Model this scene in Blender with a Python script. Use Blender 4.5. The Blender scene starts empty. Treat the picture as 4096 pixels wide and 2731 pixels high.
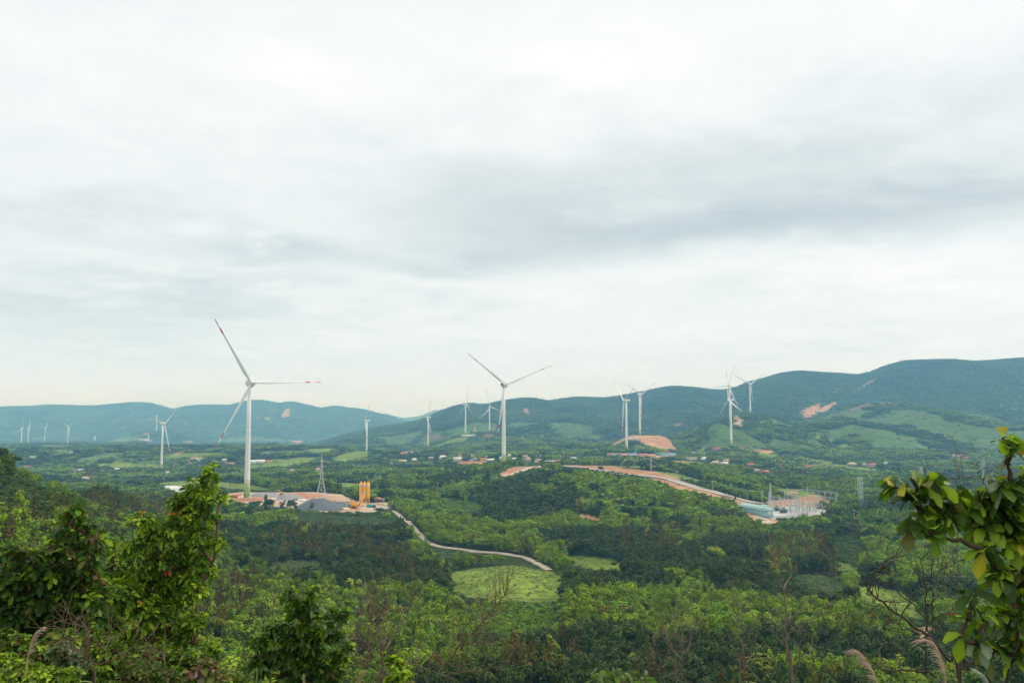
import bpy, math, random
import numpy as np
from mathutils import Vector, Matrix
R = math.radians
rng = np.random.default_rng(7)
random.seed(7)
S = bpy.context.scene
COL = S.collection

# ------------------------------------------------------------------ camera, sky, sun, exposure
F, CX, CY, Y0 = 3982.0, 2048.0, 1365.5, 1740.0          # focal length and centre in photo pixels, eye-level row
PITCH = math.atan((Y0 - CY) / F)
cam_d = bpy.data.cameras.new('camera'); cam = bpy.data.objects.new('camera', cam_d); COL.objects.link(cam)
cam.location = (0, 0, 0); cam.rotation_euler = (R(90) + PITCH, 0, 0)
cam_d.sensor_width = 36.0; cam_d.lens = 36.0 * F / 4096.0
cam_d.clip_start = 0.1; cam_d.clip_end = 60000
S.camera = cam
S.view_settings.view_transform = 'Standard'; S.view_settings.look = 'None'
S.view_settings.exposure = 0.12; S.view_settings.gamma = 1.0
S.render.engine = 'CYCLES'
cy = S.cycles
cy.max_bounces = 5; cy.diffuse_bounces = 3; cy.glossy_bounces = 2; cy.transmission_bounces = 3
cy.volume_bounces = 1; cy.transparent_max_bounces = 6
cy.use_denoising = True
try: cy.denoiser = 'OPENIMAGEDENOISE'; cy.denoising_input_passes = 'RGB_ALBEDO_NORMAL'
except Exception: pass
cy.use_fast_gi = False
SUN_EL, SUN_AZ = 40.0, 72.0       # degrees; azimuth from +Y towards +X

def nmath(nt, op, a, b=None, c=None, clamp=False):
    n = nt.nodes.new('ShaderNodeMath'); n.operation = op; n.use_clamp = clamp
    for i, v in enumerate((a, b, c)):
        if v is None: continue
        if isinstance(v, (int, float)): n.inputs[i].default_value = v
        else: nt.links.new(v, n.inputs[i])
    return n.outputs[0]
def nmix(nt, fac, a, b, blend='MIX'):
    n = nt.nodes.new('ShaderNodeMix'); n.data_type = 'RGBA'; n.blend_type = blend
    for s, v in ((n.inputs[0], fac), (n.inputs[6], a), (n.inputs[7], b)):
        if isinstance(v, (int, float)): s.default_value = v
        elif isinstance(v, tuple): s.default_value = (*v, 1) if len(v) == 3 else v
        else: nt.links.new(v, s)
    return n.outputs[2]
def nnoise(nt, vec, scale, detail=4, rough=0.5, dist=0.0):
    n = nt.nodes.new('ShaderNodeTexNoise'); n.inputs['Scale'].default_value = scale
    n.inputs['Detail'].default_value = detail; n.inputs['Roughness'].default_value = rough
    n.inputs['Distortion'].default_value = dist
    if vec is not None: nt.links.new(vec, n.inputs['Vector'])
    return n.outputs['Fac']
def nramp(nt, fac, stops):
    n = nt.nodes.new('ShaderNodeValToRGB'); nt.links.new(fac, n.inputs[0])
    e = n.color_ramp.elements
    while len(e) < len(stops): e.new(0.5)
    for k, (p, c) in enumerate(stops):
        e[k].position = p; e[k].color = (*c, 1) if len(c) == 3 else c
    return n.outputs[0]

W = bpy.data.worlds.new('World'); S.world = W; W.use_nodes = True
nt = W.node_tree; nt.nodes.clear()
tc = nt.nodes.new('ShaderNodeTexCoord'); sep = nt.nodes.new('ShaderNodeSeparateXYZ'); nt.links.new(tc.outputs['Generated'], sep.inputs[0])
dx, dy, dz = sep.outputs
az = nmath(nt, 'MULTIPLY', nmath(nt, 'ARCTAN2', dx, dy), 180 / math.pi)
el = nmath(nt, 'MULTIPLY', nmath(nt, 'ARCSINE', dz), 180 / math.pi)
zc = nmath(nt, 'ADD', nmath(nt, 'MAXIMUM', dz, 0.0), 0.10)
cmb = nt.nodes.new('ShaderNodeCombineXYZ')
nt.links.new(nmath(nt, 'DIVIDE', dx, zc), cmb.inputs[0]); nt.links.new(nmath(nt, 'DIVIDE', dy, zc), cmb.inputs[1])
n1 = nnoise(nt, cmb.outputs[0], 0.55, 5, 0.5, 0.4)       # broad cloud masses, flattened towards the horizon
n2 = nnoise(nt, cmb.outputs[0], 1.9, 7, 0.58, 0.3)
azw = nmath(nt, 'ADD', az, nmath(nt, 'MULTIPLY', nmath(nt, 'SUBTRACT', n2, 0.5), 16.0))
elw = nmath(nt, 'ADD', el, nmath(nt, 'MULTIPLY', nmath(nt, 'SUBTRACT', n2, 0.5), 5.0))
elw = nmath(nt, 'ADD', elw, nmath(nt, 'MULTIPLY', nmath(nt, 'SUBTRACT', n1, 0.5), 4.0))
def bank(px, py, rx, ry, amp, tilt=0.0):
    a0 = math.degrees(math.atan((px - CX) / F)); e0 = math.degrees(math.atan((CY - py) / F) + PITCH)
    sx, sy = math.degrees(rx / F), math.degrees(ry / F)
    u = nmath(nt, 'MULTIPLY', nmath(nt, 'SUBTRACT', azw, a0), 1 / sx)
    v = nmath(nt, 'ADD', nmath(nt, 'MULTIPLY', nmath(nt, 'SUBTRACT', elw, e0), 1 / sy), nmath(nt, 'MULTIPLY', u, tilt))
    g = nmath(nt, 'EXPONENT', nmath(nt, 'MULTIPLY', nmath(nt, 'ADD', nmath(nt, 'MULTIPLY', u, u), nmath(nt, 'MULTIPLY', v, v)), -1.0))
    return nmath(nt, 'MULTIPLY', g, amp)
acc = nmath(nt, 'MULTIPLY', nmath(nt, 'SUBTRACT', n1, 0.5), 0.45)
acc = nmath(nt, 'ADD', acc, nmath(nt, 'MULTIPLY', nmath(nt, 'SUBTRACT', n2, 0.5), 0.42))
acc = nmath(nt, 'ADD', acc, nmath(nt, 'MULTIPLY', nmath(nt, 'SUBTRACT', nnoise(nt, cmb.outputs[0], 5.5, 6, 0.6, 0.2), 0.5), 0.20))
for b in ((3650, 905, 1300, 125, -.34), (3300, 690, 1300, 230, -.20), (1950, 820, 800, 260, -.22), (1100, 1020, 330, 60, -.26), (1850, 1040, 420, 55, -.22), (2600, 960, 700, 90, -.17),
          (250, 1290, 800, 120, -.27), (900, 1190, 500, 90, -.14), (150, 980, 600, 130, -.17), (100, 620, 350, 200, -.06), (3700, 420, 350, 150, -.07), (4100, 120, 350, 300, -.04),
          (500, 180, 400, 160, -.03), (3500, 1100, 1000, 70, .14), (1150, 330, 500, 220, .10), (2550, 230, 500, 200, .12), (3900, 230, 300, 150, .05),
          (2300, 1160, 900, 50, .04), (2100, 1400, 800, 40, -.05), (500, 1450, 900, 40, -.09), (3600, 1330, 700, 60, .03), (1500, 1560, 2000, 60, .03)):
    acc = nmath(nt, 'ADD', acc, bank(*b))
val = nmath(nt, 'ADD', acc, 0.80, clamp=True)
cloud = nramp(nt, val, [(0.0, (.36, .44, .48)), (0.30, (.52, .60, .64)), (0.52, (.68, .745, .765)), (0.72, (.84, .885, .90)), (1.0, (1.0, 1.0, 1.0))])
zen = nmath(nt, 'ADD', nmath(nt, 'MULTIPLY', nmath(nt, 'MULTIPLY', nmath(nt, 'SUBTRACT', el, 25.0), 1 / 50.0, clamp=True), 0.5), 1.0)
hzn = nmath(nt, 'EXPONENT', nmath(nt, 'MULTIPLY', nmath(nt, 'MAXIMUM', el, 0.0), -1 / 5.0))
cloud = nmix(nt, hzn, cloud, nmix(nt, 1.0, cloud, (.81, .985, 1.17), 'MULTIPLY'))
zfac = nmath(nt, 'MULTIPLY', nmath(nt, 'SUBTRACT', el, 24.0), 1 / 20.0, clamp=True)
cloud = nmix(nt, zfac, cloud, nmix(nt, 1.0, cloud, (1.08, 1.0, .88), 'MULTIPLY'))
cl10 = nt.nodes.new('ShaderNodeVectorMath'); cl10.operation = 'SCALE'; nt.links.new(cloud, cl10.inputs[0])
nt.links.new(nmath(nt, 'MULTIPLY', zen, 10.0), cl10.inputs['Scale'])
sky = nt.nodes.new('ShaderNodeTexSky'); sky.sky_type = 'NISHITA'; sky.sun_disc = False
sky.sun_elevation = R(SUN_EL); sky.sun_rotation = R(SUN_AZ)
colr = nmix(nt, 0.95, sky.outputs[0], cl10.outputs[0])
bg = nt.nodes.new('ShaderNodeBackground'); bg.inputs['Strength'].default_value = 0.10
nt.links.new(colr, bg.inputs['Color'])
wo = nt.nodes.new('ShaderNodeOutputWorld'); nt.links.new(bg.outputs[0], wo.inputs['Surface'])

sun_d = bpy.data.lights.new('sun', 'SUN'); sun_d.energy = 1.5; sun_d.angle = R(10); sun_d.color = (1, .92, .80)
sun = bpy.data.objects.new('sun', sun_d); COL.objects.link(sun)
sv = Vector((math.sin(R(SUN_AZ)) * math.cos(R(SUN_EL)), math.cos(R(SUN_AZ)) * math.cos(R(SUN_EL)), math.sin(R(SUN_EL))))
sun.rotation_euler = sv.to_track_quat('Z', 'Y').to_euler(); sun.location = (0, 0, 300)

# ------------------------------------------------------------------ helpers
cP, sP = math.cos(PITCH), math.sin(PITCH)
def at(px, py, Y):
    u = (px - CX) / F; v = -(py - CY) / F
    d = np.array([u, cP - v * sP, sP + v * cP]); return d * (Y / d[1])
def proj(X, Y, Z):
    f = Y * cP + Z * sP; up = -Y * sP + Z * cP
    return CX + F * X / f, CY - F * up / f
def tag(o, label=None, cat=None, group=None, kind=None):
    if label: o['label'] = label
    if cat: o['category'] = cat
    if group: o['group'] = group
    if kind: o['kind'] = kind
    return o
def empty(name, loc, label, cat, group=None, rz=0.0):
    o = bpy.data.objects.new(name, None); COL.objects.link(o); o.location = tuple(float(c) for c in loc); o.rotation_euler = (0, 0, rz)
    o.empty_display_size = 0.3
    return tag(o, label, cat, group)
def mesh_np(name, V, Fc, mat, parent=None, link=True, smooth=False, cols=None, matidx=None):
    """V (n,3); Fc (m,k) int array or list of such arrays"""
    me = bpy.data.meshes.new(name)
    V = np.asarray(V, np.float32); Fl = Fc if isinstance(Fc, list) else [Fc]
    Fl = [np.asarray(f, np.int32) for f in Fl if len(f)]
    me.vertices.add(len(V)); me.vertices.foreach_set('co', V.ravel())
    tot = np.concatenate([np.full(len(f), f.shape[1]) for f in Fl]).astype(np.int32)
    idx = np.concatenate([f.ravel() for f in Fl])
    me.loops.add(len(idx)); me.loops.foreach_set('vertex_index', idx)
    me.polygons.add(len(tot)); me.polygons.foreach_set('loop_start', np.concatenate([[0], np.cumsum(tot)[:-1]]).astype(np.int32))
    try: me.polygons.foreach_set('loop_total', tot)
    except Exception: pass
    if smooth: me.polygons.foreach_set('use_smooth', np.ones(len(tot), bool))
    for m in (mat if isinstance(mat, (list, tuple)) else [mat]): me.materials.append(m)
    if matidx is not None: me.polygons.foreach_set('material_index', np.asarray(matidx, np.int32))
    me.update(calc_edges=True); me.validate()
    if cols is not None:
        a = me.color_attributes.new('tone', 'FLOAT_COLOR', 'POINT')
        c = np.ones((len(V), 4), np.float32); c[:, :3] = cols; a.data.foreach_set('color', c.ravel())
    o = bpy.data.objects.new(name, me)
    if link: COL.objects.link(o)
    if parent is not None: o.parent = parent
    return o
class MB:
    """collects shapes, then links them as one mesh"""
    def __init__(s): s.v = []; s.f = {}; s.n = 0
    def add(s, V, Fs):
        V = np.asarray(V, float); s.v.append(V)
        for f in Fs: s.f.setdefault(len(f), []).append([i + s.n for i in f])
        s.n += len(V)
    def box(s, c, d, rz=0.0, top=1.0, rx=0.0, ry=0.0):
        x, y, z = np.array(d) / 2
        V = np.array([[a * x * (top if k > 0 else 1), b * y * (top if k > 0 else 1), k * z] for k in (-1, 1) for a, b in ((-1, -1), (1, -1), (1, 1), (-1, 1))])
        M = np.array(Matrix.Rotation(rz, 3, 'Z') @ Matrix.Rotation(ry, 3, 'Y') @ Matrix.Rotation(rx, 3, 'X'))
        s.add(V @ M.T + np.array(c), [(3, 2, 1, 0), (4, 5, 6, 7), (0, 1, 5, 4), (1, 2, 6, 5), (2, 3, 7, 6), (3, 0, 4, 7)]); return s
    def tube(s, pts, rad, n=6, cap=True):
        pts = np.asarray(pts, float); rad = np.broadcast_to(np.asarray(rad, float), (len(pts),))
        tang = np.gradient(pts, axis=0) if len(pts) > 1 else np.array([[0, 0, 1.]])
        ref = np.array([0, 0, 1.0]); V = []
        t0 = tang[0] / (np.linalg.norm(tang[0]) + 1e-9)
        if abs(t0[2]) > .9: ref = np.array([1., 0, 0])
        a = np.cross(t0, ref); a /= np.linalg.norm(a)
        for p, t, r in zip(pts, tang, rad):
            t = t / (np.linalg.norm(t) + 1e-9)
            a = a - t * a.dot(t); a /= (np.linalg.norm(a) + 1e-9); b = np.cross(t, a)
            for k in range(n):
                th = 2 * math.pi * k / n; V.append(p + r * (math.cos(th) * a + math.sin(th) * b))
        Fs = []
        for i in range(len(pts) - 1):
            for k in range(n):
                k2 = (k + 1) % n; Fs.append((i * n + k, i * n + k2, (i + 1) * n + k2, (i + 1) * n + k))
        if cap: Fs.append(tuple(range(n - 1, -1, -1))); Fs.append(tuple((len(pts) - 1) * n + k for k in range(n)))
        s.add(V, Fs); return s
    def build(s, name, mat, parent=None, link=True, smooth=False):
        return mesh_np(name, np.concatenate(s.v), [np.array(f) for f in s.f.values()], mat, parent, link, smooth)
def lathe(mb, c, prof, n=16):
    mb.tube([(c[0], c[1], c[2] + z) for r, z in prof], [max(r, 1e-3) for r, z in prof], n); return mb

def mat(name, col, rough=0.7, metal=0.0, var=0.0, vscale=1.0, bump=0.0, spec=0.3):
    m = bpy.data.materials.new(name); m.use_nodes = True; t = m.node_tree; b = t.nodes['Principled BSDF']
    b.inputs['Base Color'].default_value = (*col, 1); b.inputs['Roughness'].default_value = rough; b.inputs['Metallic'].default_value = metal
    b.inputs['Specular IOR Level'].default_value = spec
    co = t.nodes.new('ShaderNodeTexCoord')
    if var > 0:
        f = nnoise(t, co.outputs['Object'], vscale, 5, 0.6)
        c = nmix(t, f, tuple(x * (1 - var) for x in col), tuple(min(1, x * (1 + var)) for x in col))
        t.links.new(c, b.inputs['Base Color'])
        if bump > 0:
            bp = t.nodes.new('ShaderNodeBump'); bp.inputs['Strength'].default_value = bump; bp.inputs['Distance'].default_value = 0.1
            t.links.new(f, bp.inputs['Height']); t.links.new(bp.outputs[0], b.inputs['Normal'])
    return m

# ------------------------------------------------------------------ value noise in numpy
_P = rng.random((256, 256))
def vn(x, y):
    xi = np.floor(x).astype(int); yi = np.floor(y).astype(int); fx = x - xi; fy = y - yi
    fx = fx * fx * (3 - 2 * fx); fy = fy * fy * (3 - 2 * fy)
    a = _P[xi % 256, yi % 256]; b = _P[(xi + 1) % 256, yi % 256]; c = _P[xi % 256, (yi + 1) % 256]; d = _P[(xi + 1) % 256, (yi + 1) % 256]
    return (a * (1 - fx) + b * fx) * (1 - fy) + (c * (1 - fx) + d * fx) * fy
def fbm(x, y, o=4):
    s = 0; a = 0.5; t = 0
    for k in range(o): s = s + a * vn(x * 2 ** k + 17.3 * k, y * 2 ** k + 9.1 * k); t += a; a *= .5
    return s / t

# ------------------------------------------------------------------ terrain: height profiles (distance, photo row of the bare ground)
COLS = {
 -1500: [(180,2330),(240,2120),(300,1960),(345,1880),(400,1900),(500,2000),(700,2060),(1000,2005),(1500,1922),(2500,1853),(4063,1812),(5500,1785),(6500,1775),(8000,1762)],
 0:   [(180,2330),(240,2110),(300,1955),(345,1878),(400,1900),(500,2010),(700,2075),(1000,2010),(1500,1925),(2500,1853),(4063,1810),(5500,1785),(6500,1775),(8000,1762)],
 200: [(180,2430),(250,2250),(320,2070),(370,1968),(430,1995),(600,2085),(1000,2015),(1500,1922),(2500,1855),(4063,1811),(5500,1785),(6500,1775),(8000,1762)],
 430: [(180,2560),(250,2420),(350,2260),(450,2130),(560,2015),(650,1985),(750,2015),(1000,2015),(1300,1960),(1700,1908),(2500,1855),(4063,1812),(5500,1788),(6500,1775),(8000,1762)],
 700: [(180,2760),(265,2640),(350,2480),(450,2310),(600,2160),(750,2060),(850,2035),(1000,2010),(1300,1965),(1700,1910),(2150,1885),(3000,1835),(4500,1798),(6500,1772),(8000,1760)],
 985: [(180,2860),(265,2731),(350,2490),(450,2330),(580,2200),(700,2115),(780,2062),(840,2025),(900,1992),(960,1978),(1100,1960),(1500,1915),(2000,1870),(3000,1822),(4500,1795),(6500,1770),(8000,1760)],
 1300:[(180,2880),(265,2731),(350,2500),(450,2335),(560,2240),(650,2165),(730,2105),(790,2062),(880,2015),(990,1974),(1080,1972),(1500,1905),(2000,1862),(3000,1818),(4500,1792),(6500,1770),(8000,1758)],
 1560:[(180,2880),(265,2731),(350,2500),(450,2340),(550,2250),(680,2130),(770,2075),(800,2058),(870,2028),(920,2000),(1000,1985),(1200,1938),(1500,1900),(2000,1860),(2765,1828),(4000,1797),(6500,1765),(8000,1758)],
 1750:[(180,2880),(265,2731),(350,2500),(450,2335),(520,2270),(600,2200),(750,2100),(900,2022),(1100,1958),(1400,1905),(1700,1870),(2200,1842),(3000,1800),(4000,1785),(6500,1775),(12000,1760)],
 2017:[(180,2880),(265,2731),(350,2500),(400,2415),(440,2315),(470,2280),(530,2262),(600,2200),(750,2092),(900,1998),(1100,1908),(1230,1868),(1500,1844),(2000,1817),(2600,1785),(3318,1742),(3600,1740),(6000,1760),(12000,1760)],
 2300:[(180,2880),(265,2731),(350,2500),(450,2345),(500,2290),(570,2225),(650,2165),(750,2078),(850,1995),(950,1930),(1040,1902),(1120,1898),(1250,1876),(1400,1864),(1700,1844),(2000,1827),(2600,1792),(3300,1765),(6000,1770),(12000,1760)],
 2600:[(180,2880),(265,2731),(360,2490),(450,2345),(530,2265),(600,2200),(700,2130),(780,2045),(850,1985),(910,1955),(980,1945),(1060,1928),(1110,1915),(1150,1893),(1190,1890),(1400,1870),(1700,1847),(1943,1824),(2200,1806),(3000,1785),(6000,1770),(12000,1760)],
 2800:[(180,2880),(265,2731),(360,2490),(450,2345),(530,2265),(600,2205),(700,2120),(760,2065),(820,2022),(900,2010),(960,1982),(1000,1962),(1040,1946),(1080,1938),(1400,1885),(1700,1857),(2000,1836),(2200,1815),(3000,1780),(6000,1770),(12000,1760)],
 2925:[(180,2880),(265,2731),(360,2490),(450,2345),(530,2265),(620,2195),(700,2140),(770,2092),(840,2068),(900,2030),(940,2003),(1000,1975),(1100,1955),(1400,1888),(1900,1838),(2176,1790),(2400,1780),(3000,1770),(6000,1770),(12000,1760)],
 3150:[(180,2880),(265,2731),(360,2490),(450,2350),(560,2255),(700,2150),(800,2102),(850,2080),(950,2035),(1060,1994),(1100,1978),(1250,1950),(1500,1908),(2000,1855),(2500,1805),(3000,1770),(6000,1770),(12000,1760)],
 3500:[(180,2880),(265,2731),(360,2490),(450,2370),(560,2250),(700,2145),(800,2090),(950,2032),(1200,1972),(1600,1912),(2000,1870),(2500,1820),(3000,1780),(6000,1770),(12000,1760)],
 3800:[(180,2880),(265,2731),(360,2495),(450,2375),(560,2255),(700,2150),(800,2092),(950,2035),(1200,1975),(1600,1905),(2000,1868),(2500,1830),(3000,1790),(6000,1770),(12000,1760)],
 4200:[(180,2880),(265,2731),(360,2495),(450,2360),(560,2240),(700,2140),(800,2085),(950,2020),(1200,1965),(1600,1900),(2000,1865),(2500,1830),(3000,1790),(6000,1770),(12000,1760)],
 5600:[(180,2880),(265,2731),(360,2495),(450,2360),(560,2240),(700,2140),(800,2085),(950,2020),(1200,1965),(1600,1900),(2000,1865),(2500,1830),(3000,1790),(6000,1770),(12000,1760)],
}
GP = np.arange(-1500, 5601, 20.0); GL = np.linspace(math.log(160), math.log(24000), 760)
def z_of(py, Y): 
    v = -(py - CY) / F; return Y * (sP + v * cP) / (cP - v * sP)
_k = sorted(COLS); _prof = []
for k in _k:
    Ys = np.array([a for a, b in COLS[k]], float); zs = np.array([z_of(b, a) for a, b in COLS[k]])
    _prof.append(np.interp(GL, np.log(Ys), zs))
_prof = np.array(_prof)                                   # columns x distance
G = np.array([np.interp(GP, _k, _prof[:, j]) for j in range(len(GL))]).T   # px x distance
def blur(A, n, ax):
    ker = np.hanning(2 * n + 3)[1:-1]; ker /= ker.sum(); pad = [(0, 0), (0, 0)]; pad[ax] = (n, n)
    return np.apply_along_axis(lambda r: np.convolve(r, ker, 'valid'), ax, np.pad(A, pad, 'edge'))
G = blur(blur(G, 4, 0), 3, 1)
# ridges: crest rows traced along the skyline of every range, distance, front and back width
RID = [
 ([(-1500,1640),(-600,1620),(0,1629),(60,1626),(128,1626),(190,1620),(260,1622),(350,1625),(420,1620),(480,1614),(530,1609),(590,1611),(640,1625),(687,1640),(740,1627),(800,1621),(860,1620),(920,1622),(1000,1602),(1050,1603),(1110,1615),(1160,1607),(1220,1619),(1280,1634),(1340,1625),(1400,1633),(1440,1637),(1500,1652),(1560,1668),(1600,1690),(1680,1735),(1800,1775),(5600,1800)], 9000, 2100, 3500, 95),
 ([(-1500,1760),(1250,1790),(1350,1755),(1407,1738),(1500,1715),(1585,1702),(1650,1692),(1713,1674),(1764,1650),(1815,1629),(1881,1616),(1920,1622),(1960,1619),(2024,1605),(2100,1596),(2140,1598),(2190,1609),(2240,1601),(2300,1593),(2350,1592),(2420,1596),(2480,1588),(2540,1577),(2650,1555),(2700,1549),(2780,1554),(2850,1563),(2900,1564),(2960,1552),(3000,1535),(3072,1516),(3140,1496),(3210,1488),(3250,1491),(3327,1496),(3400,1500),(3440,1503),(3500,1490),(3546,1470),(3633,1447),(3700,1444),(3812,1442),(3909,1450),(4000,1445),(4096,1436),(5600,1400)], 4900, 1500, 2500, 85),
 ([(-1500,1790),(1500,1790),(1600,1765),(1713,1716),(1815,1692),(1917,1680),(2000,1692),(2100,1702),(2200,1690),(2300,1672),(2400,1690),(2500,1682),(2600,1665),(2750,1650),(2900,1680),(3000,1700),(3200,1720),(5600,1790)], 4000, 620, 600, 50),
 ([(-1500,1790),(3000,1790),(3100,1738),(3180,1700),(3250,1680),(3330,1655),(3400,1632),(3460,1616),(3530,1609),(3600,1611),(3650,1625),(3700,1638),(3800,1648),(3900,1655),(3960,1662),(4050,1690),(4300,1690),(5600,1600)], 3350, 950, 500, 62),
 ([(-1500,1800),(2600,1800),(2700,1755),(2780,1715),(2850,1690),(2900,1668),(2940,1661),(3000,1672),(3072,1692),(3150,1715),(3250,1740),(3350,1765),(3450,1800),(5600,1800)], 2800, 480, 700, 16),
 ([(-1500,1810),(2770,1810),(2810,1750),(2835,1708),(2870,1688),(2915,1702),(2966,1724),(3040,1765),(3072,1784),(3120,1810),(5600,1810)], 2330, 170, 260, 8),
 ([(-1500,1820),(2400,1820),(2440,1780),(2475,1760),(2505,1746),(2525,1740),(2645,1740),(2665,1748),(2690,1768),(2715,1796),(2760,1820),(5600,1820)], 2490, 400, 240, 8),
 ([(-1500,1720),(1400,1720),(1480,1680),(1534,1650),(1575,1662),(1613,1670),(1680,1662),(1715,1648),(1745,1634),(1775,1645),(1850,1660),(2000,1720),(5600,1720)], 11900, 2200, 900, 50),
 ([(-1500,1760),(1450,1760),(1530,1692),(1580,1682),(1640,1672),(1700,1660),(1764,1646),(1850,1640),(2000,1680),(2300,1730),(5600,1730)], 10400, 1900, 1500, 40),
]
YG = np.exp(GL)[None, :]; PG = GP[:, None]
XG = (PG - CX) / F * YG * cP
MT = np.zeros_like(G)                                     # where a ridge rules
for ri, (pts, Yc, wf, wb, amp) in enumerate(RID):
    cr = np.interp(GP, [a for a, b in pts], [b for a, b in pts])
    zc_ = z_of(cr, Yc)[:, None]
    wob = (fbm(GP / 260.0 + ri * 7, GP * 0 + ri) - .5)[:, None]
    t = np.where(YG < Yc, 1 - (Yc - YG) / (wf * (1 + .5 * wob)), 1 - (YG - Yc) / wb)
    t = np.clip(t, 0, 1); sh = t * t * (3 - 2 * t) * .55 + t * .45
    foot = np.minimum(G, zc_)
    spur = 1 - np.abs(2 * fbm(XG / (amp * 9) + 3.1 * ri, YG / (amp * 26), 4) - 1) * 1.5
    spur2 = fbm(XG / (amp * 3.2) + 5.1 * ri, YG / (amp * 7), 3) - .5
    rz = foot + (zc_ - foot) * sh + np.where(YG < Yc, 1, .3) * amp * (1 - t) * np.sqrt(t) * 2.2 * (spur - .45) + amp * .8 * (1 - t) * spur2 * np.sqrt(t)
    rz = np.where(YG < Yc, np.minimum(rz, z_of(cr[:, None], YG) + 0 * rz - 1.0 * (1 - t)), rz)  # nothing in front rises over its own crest
    up = (rz > G) & (t > 0); MT = np.where(up, np.maximum(MT, t), MT); G = np.where(up, rz, G)
# rolling ground
G += (fbm(XG / 90, YG / 90, 3) - .5) * np.clip((YG - 200) / 400, 0, 1) * 5.0 * np.clip(1 - MT * 3, 0, 1)
G += (fbm(XG / 34 + 5, YG / 34, 2) - .5) * np.clip((YG - 260) / 200, 0, 1) * 4.0 * np.clip(1 - MT * 3, 0, 1)
# the cut and filled places: (photo column, row, distance, flat radius)
ANCH = [(987,1992,900,32),(1285,1976,975,14),(1455,2026,872,30),(2015,1866,1230,16),(645,1882,2150,40),(83,1810,4063,60),(111,1779,5690,80),(177.6,1772,6420,90),(270,1783,5100,70),
        (1466,1827,2765,50),(1712,1796,3130,50),(1862,1742,3318,60),(1958,1743,3550,60),(2507,1810,1942,40),(2560,1741,2490,50),(2926,1786,2176,40),(2921,1692,2750,40),(3002,1664,3110,50),
        (3083,2036,955,26),(3150,2045,925,34),(3250,2030,960,34),(3340,2010,1005,26),(3040,2040,925,22),(625,1728,6100,100),(1300,2012,885,24),(1120,1990,900,26)]
for (px, py, Yd, r) in ANCH:
    p = at(px, py, Yd)
    gi = np.interp(px, GP, np.arange(len(GP))); gj = np.interp(math.log(Yd), GL, np.arange(len(GL)))
    i0, j0 = int(gi), int(gj); cur = G[i0:i0 + 2, j0:j0 + 2].mean()
    d = np.hypot(XG - p[0], YG - p[1]); w = 1 / (1 + (d / (r * 1.9)) ** 4)
    G += (p[2] - cur) * w
def zn(X, Y):
    z = np.interp(Y, [-400, -60, 0, 4, 8, 14, 30, 60, 120, 200], [3, 1.5, -1.65, -3.0, -4.9, -8.5, -17, -29, -44, -60])
    return z + 1.2 * np.exp(-((X + 3.2) ** 2) / 3.0 - ((Y - 7.5) ** 2) / 14.0) * 1.0
def Zf(X, Y):
    X = np.asarray(X, float); Y = np.asarray(Y, float); Ys = np.maximum(Y, 165.0)
    px = np.clip(CX + F * X / (Ys * cP), GP[0], GP[-1] - 1e-3); l = np.clip(np.log(Ys), GL[0], GL[-1] - 1e-6)
    a = (px - GP[0]) / 20.0; b = (l - GL[0]) / (GL[1] - GL[0]); i = np.minimum(a.astype(int), len(GP) - 2); j = np.minimum(b.astype(int), len(GL) - 2)
    fa = a - i; fb = b - j
    z = (G[i, j] * (1 - fa) + G[i + 1, j] * fa) * (1 - fb) + (G[i, j + 1] * (1 - fa) + G[i + 1, j + 1] * fa) * fb
    w = np.clip((Y - 165) / 60, 0, 1); w = w * w * (3 - 2 * w)
    return z * w + zn(X, Y) * (1 - w)
_YM = np.exp(np.arange(math.log(235), math.log(20000), 0.0035))
def ground(px, py, ymin=235.0, ymax=20000.0):
    """the point of the terrain that a photo column and row falls on"""
    u = (px - CX) / F; v = -(py - CY) / F; d = np.array([u, cP - v * sP, sP + v * cP]) / (cP - v * sP)
    Y = _YM[(_YM >= ymin) & (_YM <= ymax)]; g = Zf(d[0] * Y, Y); hit = np.nonzero(d[2] * Y <= g)[0]
    if len(hit) == 0:
        k = int(np.argmin(np.abs(d[2] * Y - g))); y = Y[k]
    else: y = Y[hit[0]]
    return np.array([d[0] * y, y, float(Zf(d[0] * y, y))])

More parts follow.
